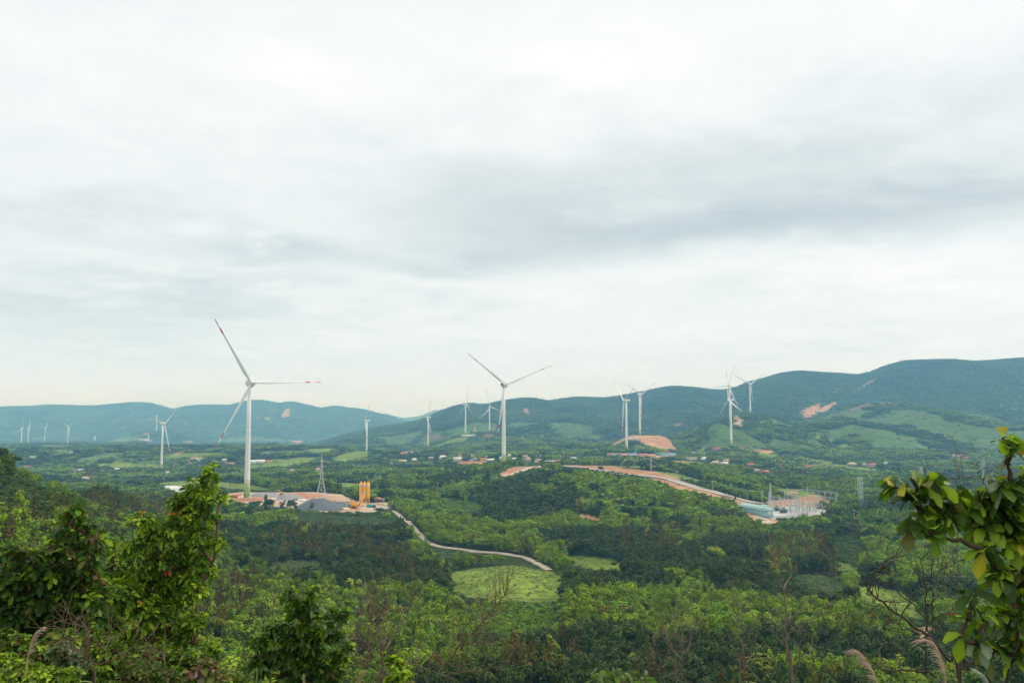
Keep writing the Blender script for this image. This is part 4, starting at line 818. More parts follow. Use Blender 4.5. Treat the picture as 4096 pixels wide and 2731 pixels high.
road([(2250,1866),(2290,1869),(2340,1875),(2390,1881),(2450,1893),(2520,1901),(2580,1907),(2640,1914),(2704,1927),(2768,1946),(2831,1964),(2884,1979),(2930,1991),(2970,2001),(3010,2012),(3045,2018)], 8.5, M_ASPH, 'road', 'smooth grey road running down the red cutting', .5, (-1, 1), 850, .1)
road([(1528,2034),(1560,2041),(1595,2058),(1630,2085),(1655,2112),(1690,2150),(1715,2172),(1760,2188),(1850,2199),(1950,2210),(2040,2220),(2100,2232),(2140,2250),(2170,2265),(2200,2282)], 3.6, M_DIRT, 'dirt_road', 'pale dirt road descending from the gravel yard to the valley', .5, None, 430, .5)
road([(1965,1918),(2010,1908),(2050,1898),(2080,1888),(2110,1876),(2140,1868),(2170,1864)], 8.5, M_DIRT, 'gravel_road', 'light gravel road topping the rise right of the middle turbine', .5, None, 850, .3)
road([(1210,2046),(1300,2049),(1390,2049),(1480,2044),(1540,2032),(1560,2022),(1540,2012)], 8, M_DIRT, 'yard_track', 'worn track curving round the front of the gravel yard', .3, None, 700, .3)
road([(2518,1762),(2530,1752),(2545,1744),(2556,1740)], 9, M_ASPH, 'hill_road', 'short grey road up the bare red hill', .5, None, 1900, .1)
road([(2945,1700),(2958,1692),(2966,1683)], 10, M_ASPH, 'ridge_road', 'short grey road on the red earth near the ridge turbines', .6, None, 2200, .1)

# ------------------------------------------------------------------ houses of the village and the yards
ROOFS = {'tan': mat('thatch_tan', (.52, .43, .31), .95, var=.18, vscale=.5), 'pale': mat('pale_sheet_roof', (.66, .67, .60), .6, var=.1, vscale=.3), 'grey': mat('grey_sheet_roof', (.42, .48, .47), .6, var=.1, vscale=.3),
         'red': mat('red_tile_roof', (.45, .15, .12), .8, var=.2, vscale=.6), 'white': mat('white_sheet_roof', (.85, .86, .85), .5), 'teal': mat('teal_sheet', (.10, .42, .38), .6), 'blue': mat('blue_grey_sheet', (.36, .50, .62), .6), 'orange': mat('orange_sheet', (.70, .26, .14), .6)}
WALLS = {'wood': mat('wooden_wall', (.34, .26, .18), .9, var=.25, vscale=.8), 'cream': mat('cream_wall', (.60, .56, .47), .9, var=.08), 'white': mat('white_wall', (.78, .78, .75), .9, var=.05), 'blue': mat('blue_wall', (.22, .33, .55), .8), 'pink': mat('pink_wall', (.62, .42, .36), .9, var=.1), 'pblue': mat('light_blue_wall', (.42, .62, .72), .85)}
M_OPEN = mat('dark_opening', (.05, .055, .06), .4)
def house_mesh(form, wall, roof, parent, w, d, h, rh):
    """walls, windows, door and a roof with eaves; size in metres"""
    mb = MB(); mb.box((0, 0, h / 2 - .6), (w, d, h + 1.2)); mb.build('wall', WALLS[wall], parent)
    o = .7; rb = MB(); x, y = w / 2 + o, d / 2 + o; z = h - .05
    if form == 'gable': V = [(-x, -y, z), (x, -y, z), (x, y, z), (-x, y, z), (-x, 0, z + rh), (x, 0, z + rh)]; Fs = [(0, 1, 5, 4), (2, 3, 4, 5), (1, 2, 5), (3, 0, 4), (3, 2, 1, 0)]
    elif form == 'hip': r = w * .28; V = [(-x, -y, z), (x, -y, z), (x, y, z), (-x, y, z), (-r, 0, z + rh), (r, 0, z + rh)]; Fs = [(0, 1, 5, 4), (2, 3, 4, 5), (1, 2, 5), (3, 0, 4), (3, 2, 1, 0)]
    elif form == 'pyramid': V = [(-x, -y, z), (x, -y, z), (x, y, z), (-x, y, z), (0, 0, z + rh)]; Fs = [(0, 1, 4), (1, 2, 4), (2, 3, 4), (3, 0, 4), (3, 2, 1, 0)]
    else: V = [(-x, -y, z), (x, -y, z), (x, y, z), (-x, y, z), (-x, -y, z + .25), (x, -y, z + .25), (x, y, z + rh), (-x, y, z + rh)]; Fs = [(4, 5, 6, 7), (0, 1, 5, 4), (1, 2, 6, 5), (2, 3, 7, 6), (3, 0, 4, 7), (3, 2, 1, 0)]
    rb.add(V, Fs); rf = rb.build('roof', ROOFS[roof], parent)
    if form in ('gable', 'hip'): c = MB(); c.box((0, 0, z + rh + .08), (w * (.5 if form == 'hip' else 1.0), .35, .22)); c.build('ridge_cap', ROOFS[roof], rf)
    db = MB(); db.box((w * .1, -d / 2 - .03, 1.0), (1.1, .12, 2.0)); db.build('door', M_OPEN, parent)
    for s in (-.32, .36):
        wb = MB(); wb.box((w * s, -d / 2 - .03, 1.5), (1.2, .12, 1.1)); wb.build('window', M_OPEN, parent)
HOUSES = [ # left, right column, row of the foot, wall height px, roof height px, form, wall, roof, turn, label
 (1596,1624,1851,5,7,'gable','wood','tan',.5,'tan thatched house at the left end of the village, below a grey one'),
 (1646,1668,1846,5,8,'hip','wood','pale',.1,'grey-tan roofed house next to the left end of the village'),
 (1716,1735,1838,4,6,'gable','wood','tan',-.3,'small tan house half hidden by trees left of the big pale roof'),
 (1756,1786,1840,7,11,'hip','wood','pale',.05,'large house on stilts with a steep pale roof'),
 (1816,1844,1846,7,10,'gable','cream','pale',.1,'pale-roofed house directly left of the red earth bank'),
 (1830,1846,1831,4,6,'gable','wood','tan',.1,'tan roof peeping out behind the house left of the red bank'),
 (1886,1903,1832,3,8,'gable','wood','tan',0,'tall tan roof above the small blue house'),
 (1893,1907,1841,4,4,'gable','pblue','grey',.1,'small light blue house behind the red bank'),
 (1923,1944,1842,4,5,'gable','pink','orange',.2,'pinkish house between the teal tank and the red bank'),
 (1941,1951,1833,7,3,'flat','wood','teal',.0,'small teal block behind the white-roofed blue house'),
 (1950,1973,1846,6,5,'gable','blue','white',.05,'blue-walled house with bright white roof left of the middle turbine'),
 (2001,2012,1842,7,8,'gable','cream','pale',.8,'gabled house half hidden behind the foot of the middle turbine'),
 (2030,2044,1828,4,8,'pyramid','pblue','pale',.4,'small pointed pale roof right of the middle turbine'),
 (2050,2062,1841,3,4,'gable','white','white',.2,'tiny white shed in the trees right of the middle turbine'),
 (2094,2108,1832,5,6,'gable','wood','tan',-.2,'upper of two stacked tan houses right of the middle turbine'),
 (2100,2121,1845,6,10,'hip','cream','tan',-.2,'lower of two stacked tan houses right of the middle turbine'),
 (2156,2172,1828,3,7,'pyramid','wood','tan',.1,'pointed tan hut by itself above the gravel road'),
 (2142,2160,1846,3,4,'gable','wood','tan',0,'low brown hut behind the pole on the rise'),
 (2184,2218,1851,4,3,'flat','wood','grey',.0,'long low shed with grey roof on the rise'),
 (2226,2236,1848,6,3,'flat','pink','orange',.1,'narrow orange-brown block right of the long shed'),
 (2282,2303,1840,5,7,'gable','cream','grey',.6,'grey-blue roofed house among poles'),
 (2488,2500,1850,3,5,'gable','white','pale',.3,'pale-roofed house under the turbine with the dark blade'),
 (2743,2792,1839,6,4,'gable','white','tan',.05,'long white building with flat tan roof left of the pale hip-roofed house'),
 (2804,2832,1841,5,8,'hip','cream','white',.05,'house with a bright pale hipped roof in the right part of the village'),
 (2846,2875,1857,4,9,'hip','wood','tan',.1,'broad tan thatched house, lowest of its row, in the right part of the village'),
 (2894,2912,1848,4,6,'gable','wood','tan',.2,'tan gable behind the greyish house at the right end of the row'),
 (2886,2910,1860,4,8,'gable','cream','pale',.4,'greyish gabled house at the right end of the row'),
 (2869,2880,1846,2,3,'gable','white','white',.2,'tiny white-roofed outhouse beside the broad tan house'),
 (2989,3014,1866,4,8,'gable','wood','red',-.2,'red-roofed house in the wood above the tan hut'),
 (3017,3037,1888,5,7,'hip','cream','tan',.1,'tan-roofed hut left of the red and grey house'),
 (3047,3076,1896,6,9,'gable','cream','red',.6,'house with one red and one grey roof slope'),
 (3112,3138,1868,4,7,'gable','cream','red',.1,'red-roofed house above the cleared meadow'),
 (3218,3245,1876,6,8,'gable','cream','red',-.1,'cream house with red roof right of the meadow'),
 (3318,3330,1868,2,4,'gable','wood','red',0,'tiny red roof alone in the woods'),
 (3391,3424,1862,3,8,'hip','wood','tan',.05,'wide tan thatched house on the right-hand plain'),
 (3447,3462,1861,3,5,'gable','white','grey',.2,'little grey-roofed house next to the dark red roof'),
 (3471,3502,1866,5,6,'gable','cream','red',-.1,'dark red roofed house on the right-hand plain'),
 (3536,3550,1855,2,4,'gable','white','pale',.2,'tiny pale house far right of the dark red roof'),
 (3812,3828,1827,3,6,'gable','white','grey',.1,'left one of the far houses behind the thin stems'),
 (3830,3850,1826,3,6,'hip','cream','tan',.1,'middle one of the far houses behind the thin stems'),
 (3857,3878,1836,3,7,'gable','cream','red',.3,'pinkish-roofed far house right of the thin stems'),
 (658,682,1895,3,6,'gable','white','pale',.4,'pale-roofed house at the foot of the left plain turbine'),
 (765,789,1841,7,3,'gable','white','red',.1,'white two-storey house with red roof on the left plain'),
 (792,806,1842,2,4,'gable','white','pale',.3,'small pale house right of the red-roofed white one'),
 (326,353,1919,2,7,'hip','cream','tan',.0,'broad pinkish-tan roof low on the left plain'),
 (286,301,1886,4,5,'gable','cream','red',.1,'house with reddish roof in the trees of the left plain'),
 (308,330,1885,3,5,'gable','white','pale',.2,'pale grey roofed house in the trees of the left plain'),
 (100,127,1870,2,4,'gable','pink','red',.0,'pinkish building near the left edge'),
 (118,146,1834,3,3,'gable','white','white',.0,'long whitish shed near the left edge'),
 (280,292,1812,2,3,'gable','white','white',.0,'small white shed below the small far turbines'),
 (444,470,1777,2,4,'gable','white','white',.0,'long white factory hall on the far plain'),
 (492,512,1780,2,3,'gable','pink','orange',.1,'reddish hall right of the white factory'),
 (560,592,1762,1,3,'gable','white','white',.05,'white hall beside the short tower stump'),
 (997,1022,1853,5,6,'gable','white','white',.1,'white hall just right of the tallest turbine'),
 (1026,1058,1850,5,6,'gable','white','white',.05,'longer white hall further right of the tallest turbine'),
 (1062,1088,1850,3,3,'gable','pink','orange',.05,'low orange shed right of the white halls'),
 (1157,1179,1887,4,6,'hip','pink','tan',.1,'tan-roofed hut in the trees left of the pylon'),
 (1262,1281,1886,4,9,'hip','white','tan',.2,'tan house half hidden behind the steel pylon'),
 (1432,1441,1863,3,5,'pyramid','wood','tan',.1,'small pointed roof in the wood above the silos'),
 (1558,1570,1857,3,3,'hip','wood','tan',.0,'small tan roof left of the village'),
 (890,905,1845,3,4,'gable','white','white',.2,'little white house left of the tallest turbine'),
 (455,480,1880,2,4,'gable','white','white',.2,'white roofs in the trees in the middle of the left plain'),
 (590,610,1904,2,4,'gable','cream','tan',.3,'tan cottage left of the left plain turbine foot'),
 (520,536,1893,3,5,'gable','cream','orange',.3,'orange-roofed cottage further left of that turbine foot'),
 (228,244,1898,3,4,'gable','white','grey',.1,'grey-roofed cottage behind the left hillside trees'),
 (1848,1905,1744,1,2,'gable','white','white',.0,'row of white sheds at the foot of the bent-blade turbine'),
 # yard between the turbine and the red hill
 (2428,2446,1821,3,2,'flat','pink','orange',0,'low orange shed at the left end of the machinery yard'),
 (2448,2472,1822,4,2,'gable','white','blue',0,'blue-grey hall in the machinery yard, left of the red block'),
 (2474,2490,1822,8,2,'flat','pink','red',.1,'bright red block in the machinery yard'),
 (2518,2545,1820,3,2,'gable','white','blue',.0,'low blue-grey hall beneath the teal crane'),
 (2552,2588,1823,3,3,'gable','pink','orange',.0,'long orange-roofed hall right of the teal crane'),
 (2592,2620,1832,7,4,'gable','pink','orange',.1,'tall orange brick house at the yard corner'),
 (2622,2638,1822,5,3,'gable','wood','teal',.0,'dark teal hall beside the orange house'),
 (2640,2662,1824,6,4,'gable','pblue','teal',.05,'hall with light teal roof left of the long blue hall'),
 (2664,2698,1824,6,4,'gable','pblue','blue',.05,'long pale blue hall at the right end of the yard'),
 (2850,2886,1800,5,4,'gable','pink','red',.2,'red-roofed long building at the foot of the green hill'),
 (2956,2975,1797,2,3,'gable','pink','red',.0,'small red building below the green hill'),
 (2770,2782,1812,3,2,'flat','pblue','blue',.1,'little blue cabin left of the yellow meadow'),
]
for (a, b, foot, wh, rh, form, wall, roof, rz, label) in HOUSES:
    if len(label.split()) > 16: print('LONG', label)
    g = ground((a + b) / 2, foot, 900); s = g[1] / F; w = (b - a) * s * 1.08; 
    e = empty('house' if wh < 20 else 'house', g, label, 'house' if 'hall' not in label and 'shed' not in label else 'shed', 'houses and halls of the valley', rz)
    house_mesh(form, wall, roof, e, w, min(w * .75, 12 + .1 * w), max(2.0, wh * s * 1.05), max(1.2, rh * s * 1.1))
# vehicles and cranes in the yards
def box_car(px, py, label, m1, L_=5.2):
    g = ground(px, py, 900); e = empty('parked_van', g, label, 'van', None, .1)
    mb = MB(); mb.box((0, 0, 1.3), (L_, 2, 1.5)); mb.box((L_ * .06, 0, 2.25), (L_ * .8, 1.9, .7), top=.85); mb.build('body', m1, e)
    for x in (-.32, .32):
        for y in (-1, 1): q = MB(); q.tube([(x * L_, y * .85, .4), (x * L_, y * 1.05, .4)], .42, 10); q.build('wheel', M_OPEN, e)
    q = MB(); q.box((L_ * .06, -1.0, 2.2), (L_ * .6, .05, .45)); q.build('window', M_OPEN, e)
M_VW = mat('white_car_paint', (.8, .82, .82), .3)
box_car(2549, 1850, 'white van parked by the pole above the cutting', M_VW, 8)
box_car(2145, 1850, 'white car by the pole where the gravel road tops the rise', M_VW)
box_car(1884, 1843, 'white car parked above the red earth bank', M_VW)
M_TEAL = mat('teal_machine_paint', (.03, .45, .45), .4); M_CR = mat('red_machine_paint', (.55, .10, .05), .4); M_DK = mat('dark_machine_paint', (.06, .08, .08), .5)
def crane(px, py, tip, label, m, wid=.9):
    g = ground(px, py, 1200); s = g[1] / F; e = empty('mobile_crane', g, label, 'crane', 'cranes in the machinery yard')
    mb = MB(); mb.box((0, 0, 1.6), (9, 2.8, 1.4)); mb.build('chassis', m, e)
    q = MB(); q.box((-1.5, 0, 3.1), (3, 2.6, 1.8)); q.build('cab', m, e)
    q = MB(); d = np.array([(tip[0] - px) * s, 0, (py - tip[1]) * s]); q.tube([(-1.5, 0, 2.5), d * .6 + np.array([0, 0, 1]), d], [wid, wid * .8, wid * .4], 4); q.build('boom', m, e)
    for x in (-3, -1, 1, 3):
        w_ = MB(); w_.tube([(x, -1.5, .6), (x, 1.5, .6)], .62, 8); w_.build('wheel', M_OPEN, e)
crane(2540, 1817, (2548, 1796), 'teal mobile crane with a short slanting boom', M_TEAL, 1.3)
crane(2551, 1818, (2563, 1755), 'dark crane with a long thin boom against the red hill', M_DK, .45)
crane(2667, 1812, (2660, 1793), 'red crane with a leaning boom below the red hill', M_CR, .7)

# ------------------------------------------------------------------ concrete batching yard
M_YEL = mat('orange_yellow_paint', (.88, .46, .02), .4, var=.05, vscale=.3); M_SIGN = mat('sign_white', (.75, .72, .68), .6); M_SIGNR = mat('sign_red', (.55, .12, .10), .6)
M_GRV = mat('dark_blue_grey_gravel', (.115, .135, .165), .95, var=.25, vscale=1.5, bump=.6); M_GRV2 = mat('mid_grey_gravel', (.27, .27, .28), .95, var=.25, vscale=1.5, bump=.6)
M_SND = mat('cream_sand', (.62, .53, .38), .95, var=.15, vscale=.8); M_TAN = mat('tan_earth', (.46, .35, .24), .95, var=.3, vscale=.4, bump=.5); M_REDS = mat('red_soil', (.45, .22, .13), .95, var=.25, vscale=.5, bump=.4)
def heap(px, py, w_px, h_px, d_m, m, label, seed, flat=.35, name='gravel_heap', rz=0.0, ymin=760):
    g = ground(px, py, ymin); s = g[1] / F; W_ = w_px * s / 2; H_ = h_px * s; r = np.random.default_rng(seed); o_ = r.uniform(0, 50)
    n, k = 48, 14; V = []
    for i in range(k + 1):
        t = i / k
        for j in range(n):
            a = 2 * math.pi * j / n; rr_ = 1 + .16 * (vn(np.array(o_ + 1.2 * math.cos(a)), np.array(o_ + 1.2 * math.sin(a))) - .5) * 2
            x = W_ * t * rr_ * math.cos(a); y = d_m * t * rr_ * math.sin(a); z = H_ * min(1, (1 - t) / (1 - flat)) ** .95 * (1 + .25 * (float(fbm(np.array(o_ + x / 4), np.array(o_ + y / 4), 3)) - .5))
            V.append((x, y, z - .8))
    Fq = [(i * n + j, i * n + (j + 1) % n, (i + 1) * n + (j + 1) % n, (i + 1) * n + j) for i in range(k) for j in range(n)]
    o = mesh_np(name, V, np.array(Fq), m, smooth=True); o.location = g; o.rotation_euler = (0, 0, rz); tag(o, label, 'heap', 'heaps of gravel and sand on the yard'); return o
heap(1060, 1986, 150, 17, 16, M_GRV2, 'long flat-topped grey gravel heap behind the tallest turbine', 1, .6)
heap(1160, 1994, 110, 20, 15, M_GRV2, 'round grey gravel heap the excavator stands on', 2, .5)
heap(1275, 2032, 215, 40, 20, M_GRV, 'largest dark blue-grey gravel heap in the middle of the yard', 3, .28)
heap(1360, 2025, 130, 20, 14, M_GRV, 'low dark gravel tail right of the largest heap', 4, .3)
heap(1055, 2012, 70, 10, 8, M_SND, 'small cream heap in front of the round grey heap', 5, .3, 'sand_heap')
heap(1370, 2034, 90, 7, 7, M_SND, 'cream sand spread in front of the hopper', 6, .5, 'sand_heap')
heap(1330, 2002, 150, 24, 16, M_TAN, 'sandy earth bank behind the dark gravel, below the pylon', 7, .5, 'earth_bank')
heap(1410, 2012, 50, 17, 10, M_REDS, 'pointed pale earth heap between the sandy bank and the silos', 8, .1, 'earth_bank')
heap(1250, 1984, 150, 10, 14, M_REDS, 'reddish earth bank at the foot of the pylon', 9, .5, 'earth_bank')
heap(1120, 2040, 110, 16, 6, M_GRV, 'low bluish gravel heap at the front edge of the yard, behind trees', 10, .4)
def silo(px, label):
    p = at(px, 2024, 872); p[2] = float(Zf(p[0], p[1])); s = 872 / F; e = empty('cement_silo', p, label, 'silo', 'orange cement silos')
    top = at(px, 1923, 872)[2] - p[2]; r = 6.6 * s
    mb = MB(); lathe(mb, (0, 0, 0), [(r, top * .40), (r * 1.03, top * .405), (r, top * .41), (r, top * .60), (r * 1.02, top * .605), (r, top * .61), (r, top * .90), (r * .6, top * .945), (r * .4, top * .95)], 24); b = mb.build('body', M_YEL, e)
    mb = MB(); lathe(mb, (0, 0, 0), [(.25, top * .27), (r * .97, top * .40)], 20); mb.build('cone', M_YEL, e)
    mb = MB(); lathe(mb, (0, 0, 0), [(r * .42, top * .945), (r * .42, top * .985), (.1, top)], 14); mb.build('filter_cap', M_YEL, e)
    mb = MB()
    for k in range(7): a = -math.pi / 2 - .55 + k * .19; mb.box((math.cos(a) * (r + .05), math.sin(a) * (r + .05), top * .815), (.33, .06, 2.5), rz=a + math.pi / 2)
    sg = mb.build('sign_panel', M_SIGN, e)
    mb = MB()
    for rr_, zz in ((0, .85), (1, .82), (2, .79)):
        for k in range(5): a = -math.pi / 2 - .40 + k * .2; mb.box((math.cos(a) * (r + .10), math.sin(a) * (r + .10), top * zz), (.16, .04, .24), rz=a + math.pi / 2)
    mb.build('lettering', M_SIGNR, sg)
    for a in (.8, 2.35, 3.9, 5.5):
        q = MB(); x, y = math.cos(a) * r, math.sin(a) * r; q.tube([(x, y, -.5), (x, y, top * .44)], .14, 5); q.build('leg', M_YEL, e)
    q = MB()
    for z in (.12, .26): 
        for a, c in ((.8, 2.35), (2.35, 3.9), (3.9, 5.5), (5.5, 7.08)): q.tube([(math.cos(a) * r, math.sin(a) * r, top * z), (math.cos(c) * r, math.sin(c) * r, top * (z + .13))], .07, 4)
    q.build('bracing', M_YEL, e)
    q = MB()
    for x in (-.25, .25): q.tube([(r + .35, x, 0), (r + .35, x, top * .93)], .05, 4)
    for z in np.arange(.5, top * .92, .8): q.tube([(r + .35, -.25, z), (r + .35, .25, z)], .03, 3)
    q.build('ladder', M_YEL, e)
silo(1443, 'leftmost of the three orange cement silos'); silo(1457.5, 'middle one of the three orange cement silos'); silo(1471.5, 'rightmost of the three orange cement silos')
# inclined conveyor with its feed hopper
A = at(1434, 2029, 850); A[2] = float(Zf(A[0], A[1])); Bp = at(1455, 1973, 862); e = empty('conveyor', A, 'inclined orange conveyor with a feed hopper in front of the silos', 'conveyor')
L = Bp - A; mb = MB(); q1 = np.array([0, 0, 2.2]); mb.tube([q1 + np.array([-1.0, 0, 0]), L + np.array([-1.0, 0, 0])], .45, 4); mb.tube([q1 + np.array([1.0, 0, 0]), L + np.array([1.0, 0, 0])], .45, 4); mb.build('side_rail', M_YEL, e)
mb = MB(); mb.tube([q1, L], .75, 4); mb.build('belt', mat('dusty_pink_belt', (.50, .22, .20), .8), e)
mb = MB(); mb.box((0, 0, L[2] + .3), (2.4, 2.4, 1.6)); hd_ = mb.build('head_box', M_STEELP, e); hd_.location = (L[0], L[1], 0)
mb = MB(); mb.box((-3.2, 0, 3.2), (6.2, 4.4, 3.2), top=1.25); mb.build('hopper', M_YEL, e)
mb = MB(); mb.box((-3.2, 0, 4.75), (6.6, 4.6, .3)); mb.build('hopper_load', M_GRV, e)
for x in (-5.8, -.8):
    for y in (-1.9, 1.9): q = MB(); q.box((x, y, .9), (.5, .5, 2.2)); q.build('leg', M_YEL, e)
q = MB(); q.tube([(L[0] * .7, L[1] * .7, -.5), (L[0] * .7, L[1] * .7, L[2] * .68)], .2, 5); q.build('support', M_YEL, e)
# mixer truck
def wheels(e, xs, y, r=.5):
    for x in xs:
        for s in (-1, 1): q = MB(); q.tube([(x, s * (y - .18), r), (x, s * (y + .18), r)], r, 12); w_ = q.build('wheel', M_OPEN, e); q = MB(); q.tube([(x, s * (y + .18), r), (x, s * (y + .22), r)], r * .45, 8); q.build('rim', M_STEELP, w_)
p = at(1517, 2012, 905); p[2] = float(Zf(p[0], p[1])) + .1; e = empty('mixer_truck', p, 'concrete mixer truck with pale orange drum and white cab right of the silos', 'truck', None, -.12)
mb = MB(); mb.box((0, 0, 1.0), (9.2, 2.3, .5)); mb.build('chassis', M_DK, e)
mb = MB(); mb.tube([(-4.4, 0, 3.1), (-3.6, 0, 2.95), (-1.6, 0, 2.75), (.4, 0, 2.6), (1.9, 0, 2.3), (2.3, 0, 2.25)], [.5, 1.0, 1.55, 1.5, .95, .4], 18); mb.build('drum', mat('faded_orange_drum', (.72, .36, .20), .6, var=.1), e, smooth=True)
mb = MB(); mb.box((3.9, 0, 2.0), (2.0, 2.4, 2.3)); cb = mb.build('cab', M_VW, e); mb = MB(); mb.box((3.9, -1.21, 2.5), (1.2, .05, .8)); mb.box((4.91, 0, 2.5), (.05, 2.0, .9)); mb.build('window', M_OPEN, cb)
mb = MB(); mb.box((-4.3, 0, 2.0), (.6, 1.2, 1.6)); mb.build('chute', M_STEELP, e); wheels(e, (-3.2, -2.0, 3.5), 1.1)
# generator, tank, plant machines
p = at(1481, 2020, 862); p[2] = float(Zf(p[0], p[1])); e = empty('generator', p, 'teal generator container at the foot of the silos', 'generator', None, -.2)
mb = MB(); mb.box((0, 0, 1.5), (5, 2.6, 2.4)); mb.build('housing', mat('teal_container', (.02, .36, .30), .5), e)
mb = MB(); mb.box((3.6, 0, 1.2), (2.2, 2.4, 2.0)); mb.build('radiator', M_DK, e)
mb = MB(); mb.box((0, 0, .15), (5.4, 2.8, .3)); mb.build('skid', M_CONC, e)
p = at(1209, 2001, 880); p[2] = float(Zf(p[0], p[1])) + 1.2; e = empty('water_tank', p, 'white cylindrical tank lying on the red earth near the largest gravel heap', 'tank', None, .15)
mb = MB(); mb.tube([(-2.8, 0, 0), (-2.5, 0, 0), (2.5, 0, 0), (2.8, 0, 0)], [.7, 1.05, 1.05, .7], 16); mb.build('shell', M_VW, e)
for x in (-1.6, 1.6): q = MB(); q.box((x, 0, -1.1), (.4, 1.8, .8)); q.build('saddle', M_CONC, e)
M_YM = mat('machine_yellow', (.62, .42, .16), .5, var=.15)
p = at(1126, 1974, 905); hp_ = at(1126, 1974, 905); p[2] = float(Zf(p[0], p[1])) + 2.2; e = empty('excavator', p, 'yellow excavator on the grey gravel heap with its arm to the left', 'excavator', None, 3.05)
mb = MB(); mb.box((0, -1.1, .45), (3.9, .6, .9)); mb.box((0, 1.1, .45), (3.9, .6, .9)); mb.build('track', M_DK, e)
mb = MB(); mb.box((-.4, 0, 1.6), (3.4, 2.6, 1.3)); mb.build('body', M_YM, e); mb = MB(); mb.box((.6, .8, 2.6), (1.4, 1.0, 1.5)); mb.build('cab', M_YM, e)
mb = MB(); mb.tube([(.9, -.3, 1.8), (3.0, -.3, 4.0), (4.8, -.3, 4.1)], [.4, .32, .25], 4); bm_ = mb.build('boom', M_YM, e); mb = MB(); mb.tube([(4.7, -.3, 4.2), (6.0, -.3, 1.8)], [.25, .18], 4); mb.build('stick', M_YM, bm_)
mb = MB(); mb.box((6.1, -.3, 1.3), (.9, 1.2, .9), top=.6); mb.build('bucket', M_DK, e)
p = at(1342, 2004, 880); p[2] = float(Zf(p[0], p[1])) + .8; e = empty('wheel_loader', p, 'dusty yellow wheel loader on the sandy bank', 'loader', None, .1)
mb = MB(); mb.box((0, 0, 1.5), (4.2, 2.2, 1.2)); mb.box((-.5, 0, 2.7), (1.6, 1.7, 1.3), top=.85); mb.build('body', M_YM, e); mb = MB(); mb.tube([(1.8, 0, 1.4), (3.6, 0, .9)], .25, 4); a_ = mb.build('lift_arm', M_YM, e); mb = MB(); mb.box((4.1, 0, .8), (1.1, 2.8, 1.1), top=.7); mb.build('bucket', M_YM, e); wheels(e, (-1.4, 1.5), 1.15, .75)
p = at(937, 1988, 905); p[2] = float(Zf(p[0], p[1])); e = empty('container', p, 'red-brown shipping container at the left end of the gravel yard', 'container', None, -.25)
mb = MB(); mb.box((0, 0, 1.4), (6.0, 2.5, 2.6)); cb = mb.build('shell', mat('rust_red_sheet', (.50, .17, .09), .7, var=.15), e)
mb = MB(); mb.box((0, 0, 2.78), (6.1, 2.6, .12)); mb.build('roof_panel', ROOFS['orange'], e); mb = MB()
for x in np.arange(-2.6, 2.7, .4): mb.box((x, -1.28, 1.4), (.1, .05, 2.3))
mb.build('rib', mat('rust_shade', (.42, .14, .08), .7), e)
# orange excavator on the bank by the village
g = ground(1858, 1855, 1200); e = empty('excavator', g, 'bright orange excavator at the left end of the village earth bank', 'excavator', None, 2.9)
mb = MB(); mb.box((0, -1.2, .5), (4.4, .7, 1)); mb.box((0, 1.2, .5), (4.4, .7, 1)); mb.build('track', M_DK, e); mo = mat('excavator_orange', (.75, .17, .06), .5)
mb = MB(); mb.box((-.4, 0, 1.8), (4, 2.8, 1.5)); mb.build('body', mo, e); mb = MB(); mb.box((.6, .8, 3.1), (1.5, 1.1, 1.5)); mb.build('cab', M_VW, e); mb = MB(); mb.tube([(1, 0, 2.2), (4.5, 0, 5.2), (7, 0, 3.8)], [.55, .5, .4], 4); mb.build('boom', mo, e); mb = MB(); mb.box((7.3, 0, 2.8), (1.3, 1.4, 1.3)); mb.build('bucket', mo, e)

# ------------------------------------------------------------------ the substation
def zat(px, py, Y): p = at(px, py, Y); p[2] = float(Zf(p[0], p[1])); return p
# its own coordinates: u along the yard (away to the right), v towards the camera
O_ = zat(2970, 2022, 905); U_ = zat(3071, 2056, 852) - O_; U_[2] = 0; ul = np.linalg.norm(U_); U_ /= ul; angU = math.atan2(U_[1], U_[0])
M_BLU = mat('sky_blue_wall', (.34, .64, .74), .8, var=.05); M_BLR = mat('blue_green_roof', (.36, .56, .54), .6, var=.08); M_BLT = mat('pale_blue_trim', (.62, .82, .88), .7)
zt = max(O_[2], zat(3071, 2056, 852)[2]); e = empty('control_building', O_ + U_ * ul / 2 + np.array([0, 0, .2 + zt - O_[2]]), 'long light blue control building with blue-green hipped roof', 'building', None, angU)
bl = ul + 3; mb = MB(); mb.box((0, 0, 1.2), (bl, 8.4, 6.2)); mb.build('wall', M_BLU, e)
mb = MB(); x, y, z, rh = bl / 2 + 1, 5.2, 4.3, 2.3; mb.add([(-x, -y, z), (x, -y, z), (x, y, z), (-x, y, z), (-x + 4, 0, z + rh), (x - 1.5, 0, z + rh)], [(0, 1, 5, 4), (2, 3, 4, 5), (1, 2, 5), (3, 0, 4), (3, 2, 1, 0)]); rf = mb.build('roof', M_BLR, e)
mb = MB(); mb.tube([(-x + 4, 0, z + rh), (x - 1.5, 0, z + rh)], .22, 4); mb.tube([(-x, -y, z), (x, -y, z)], .25, 4); mb.tube([(x, -y, z), (x, y, z)], .25, 4); mb.build('eaves_trim', M_BLT, rf)
for k in range(9):
    mb = MB(); mb.box((-bl / 2 + 2.2 + k * (bl - 4) / 8, -4.23, 2.1), (1.3, .08, 1.5)); mb.build('window', mat('window_glass_dark', (.10, .20, .24), .2) if k == 0 else bpy.data.materials['window_glass_dark'], e)
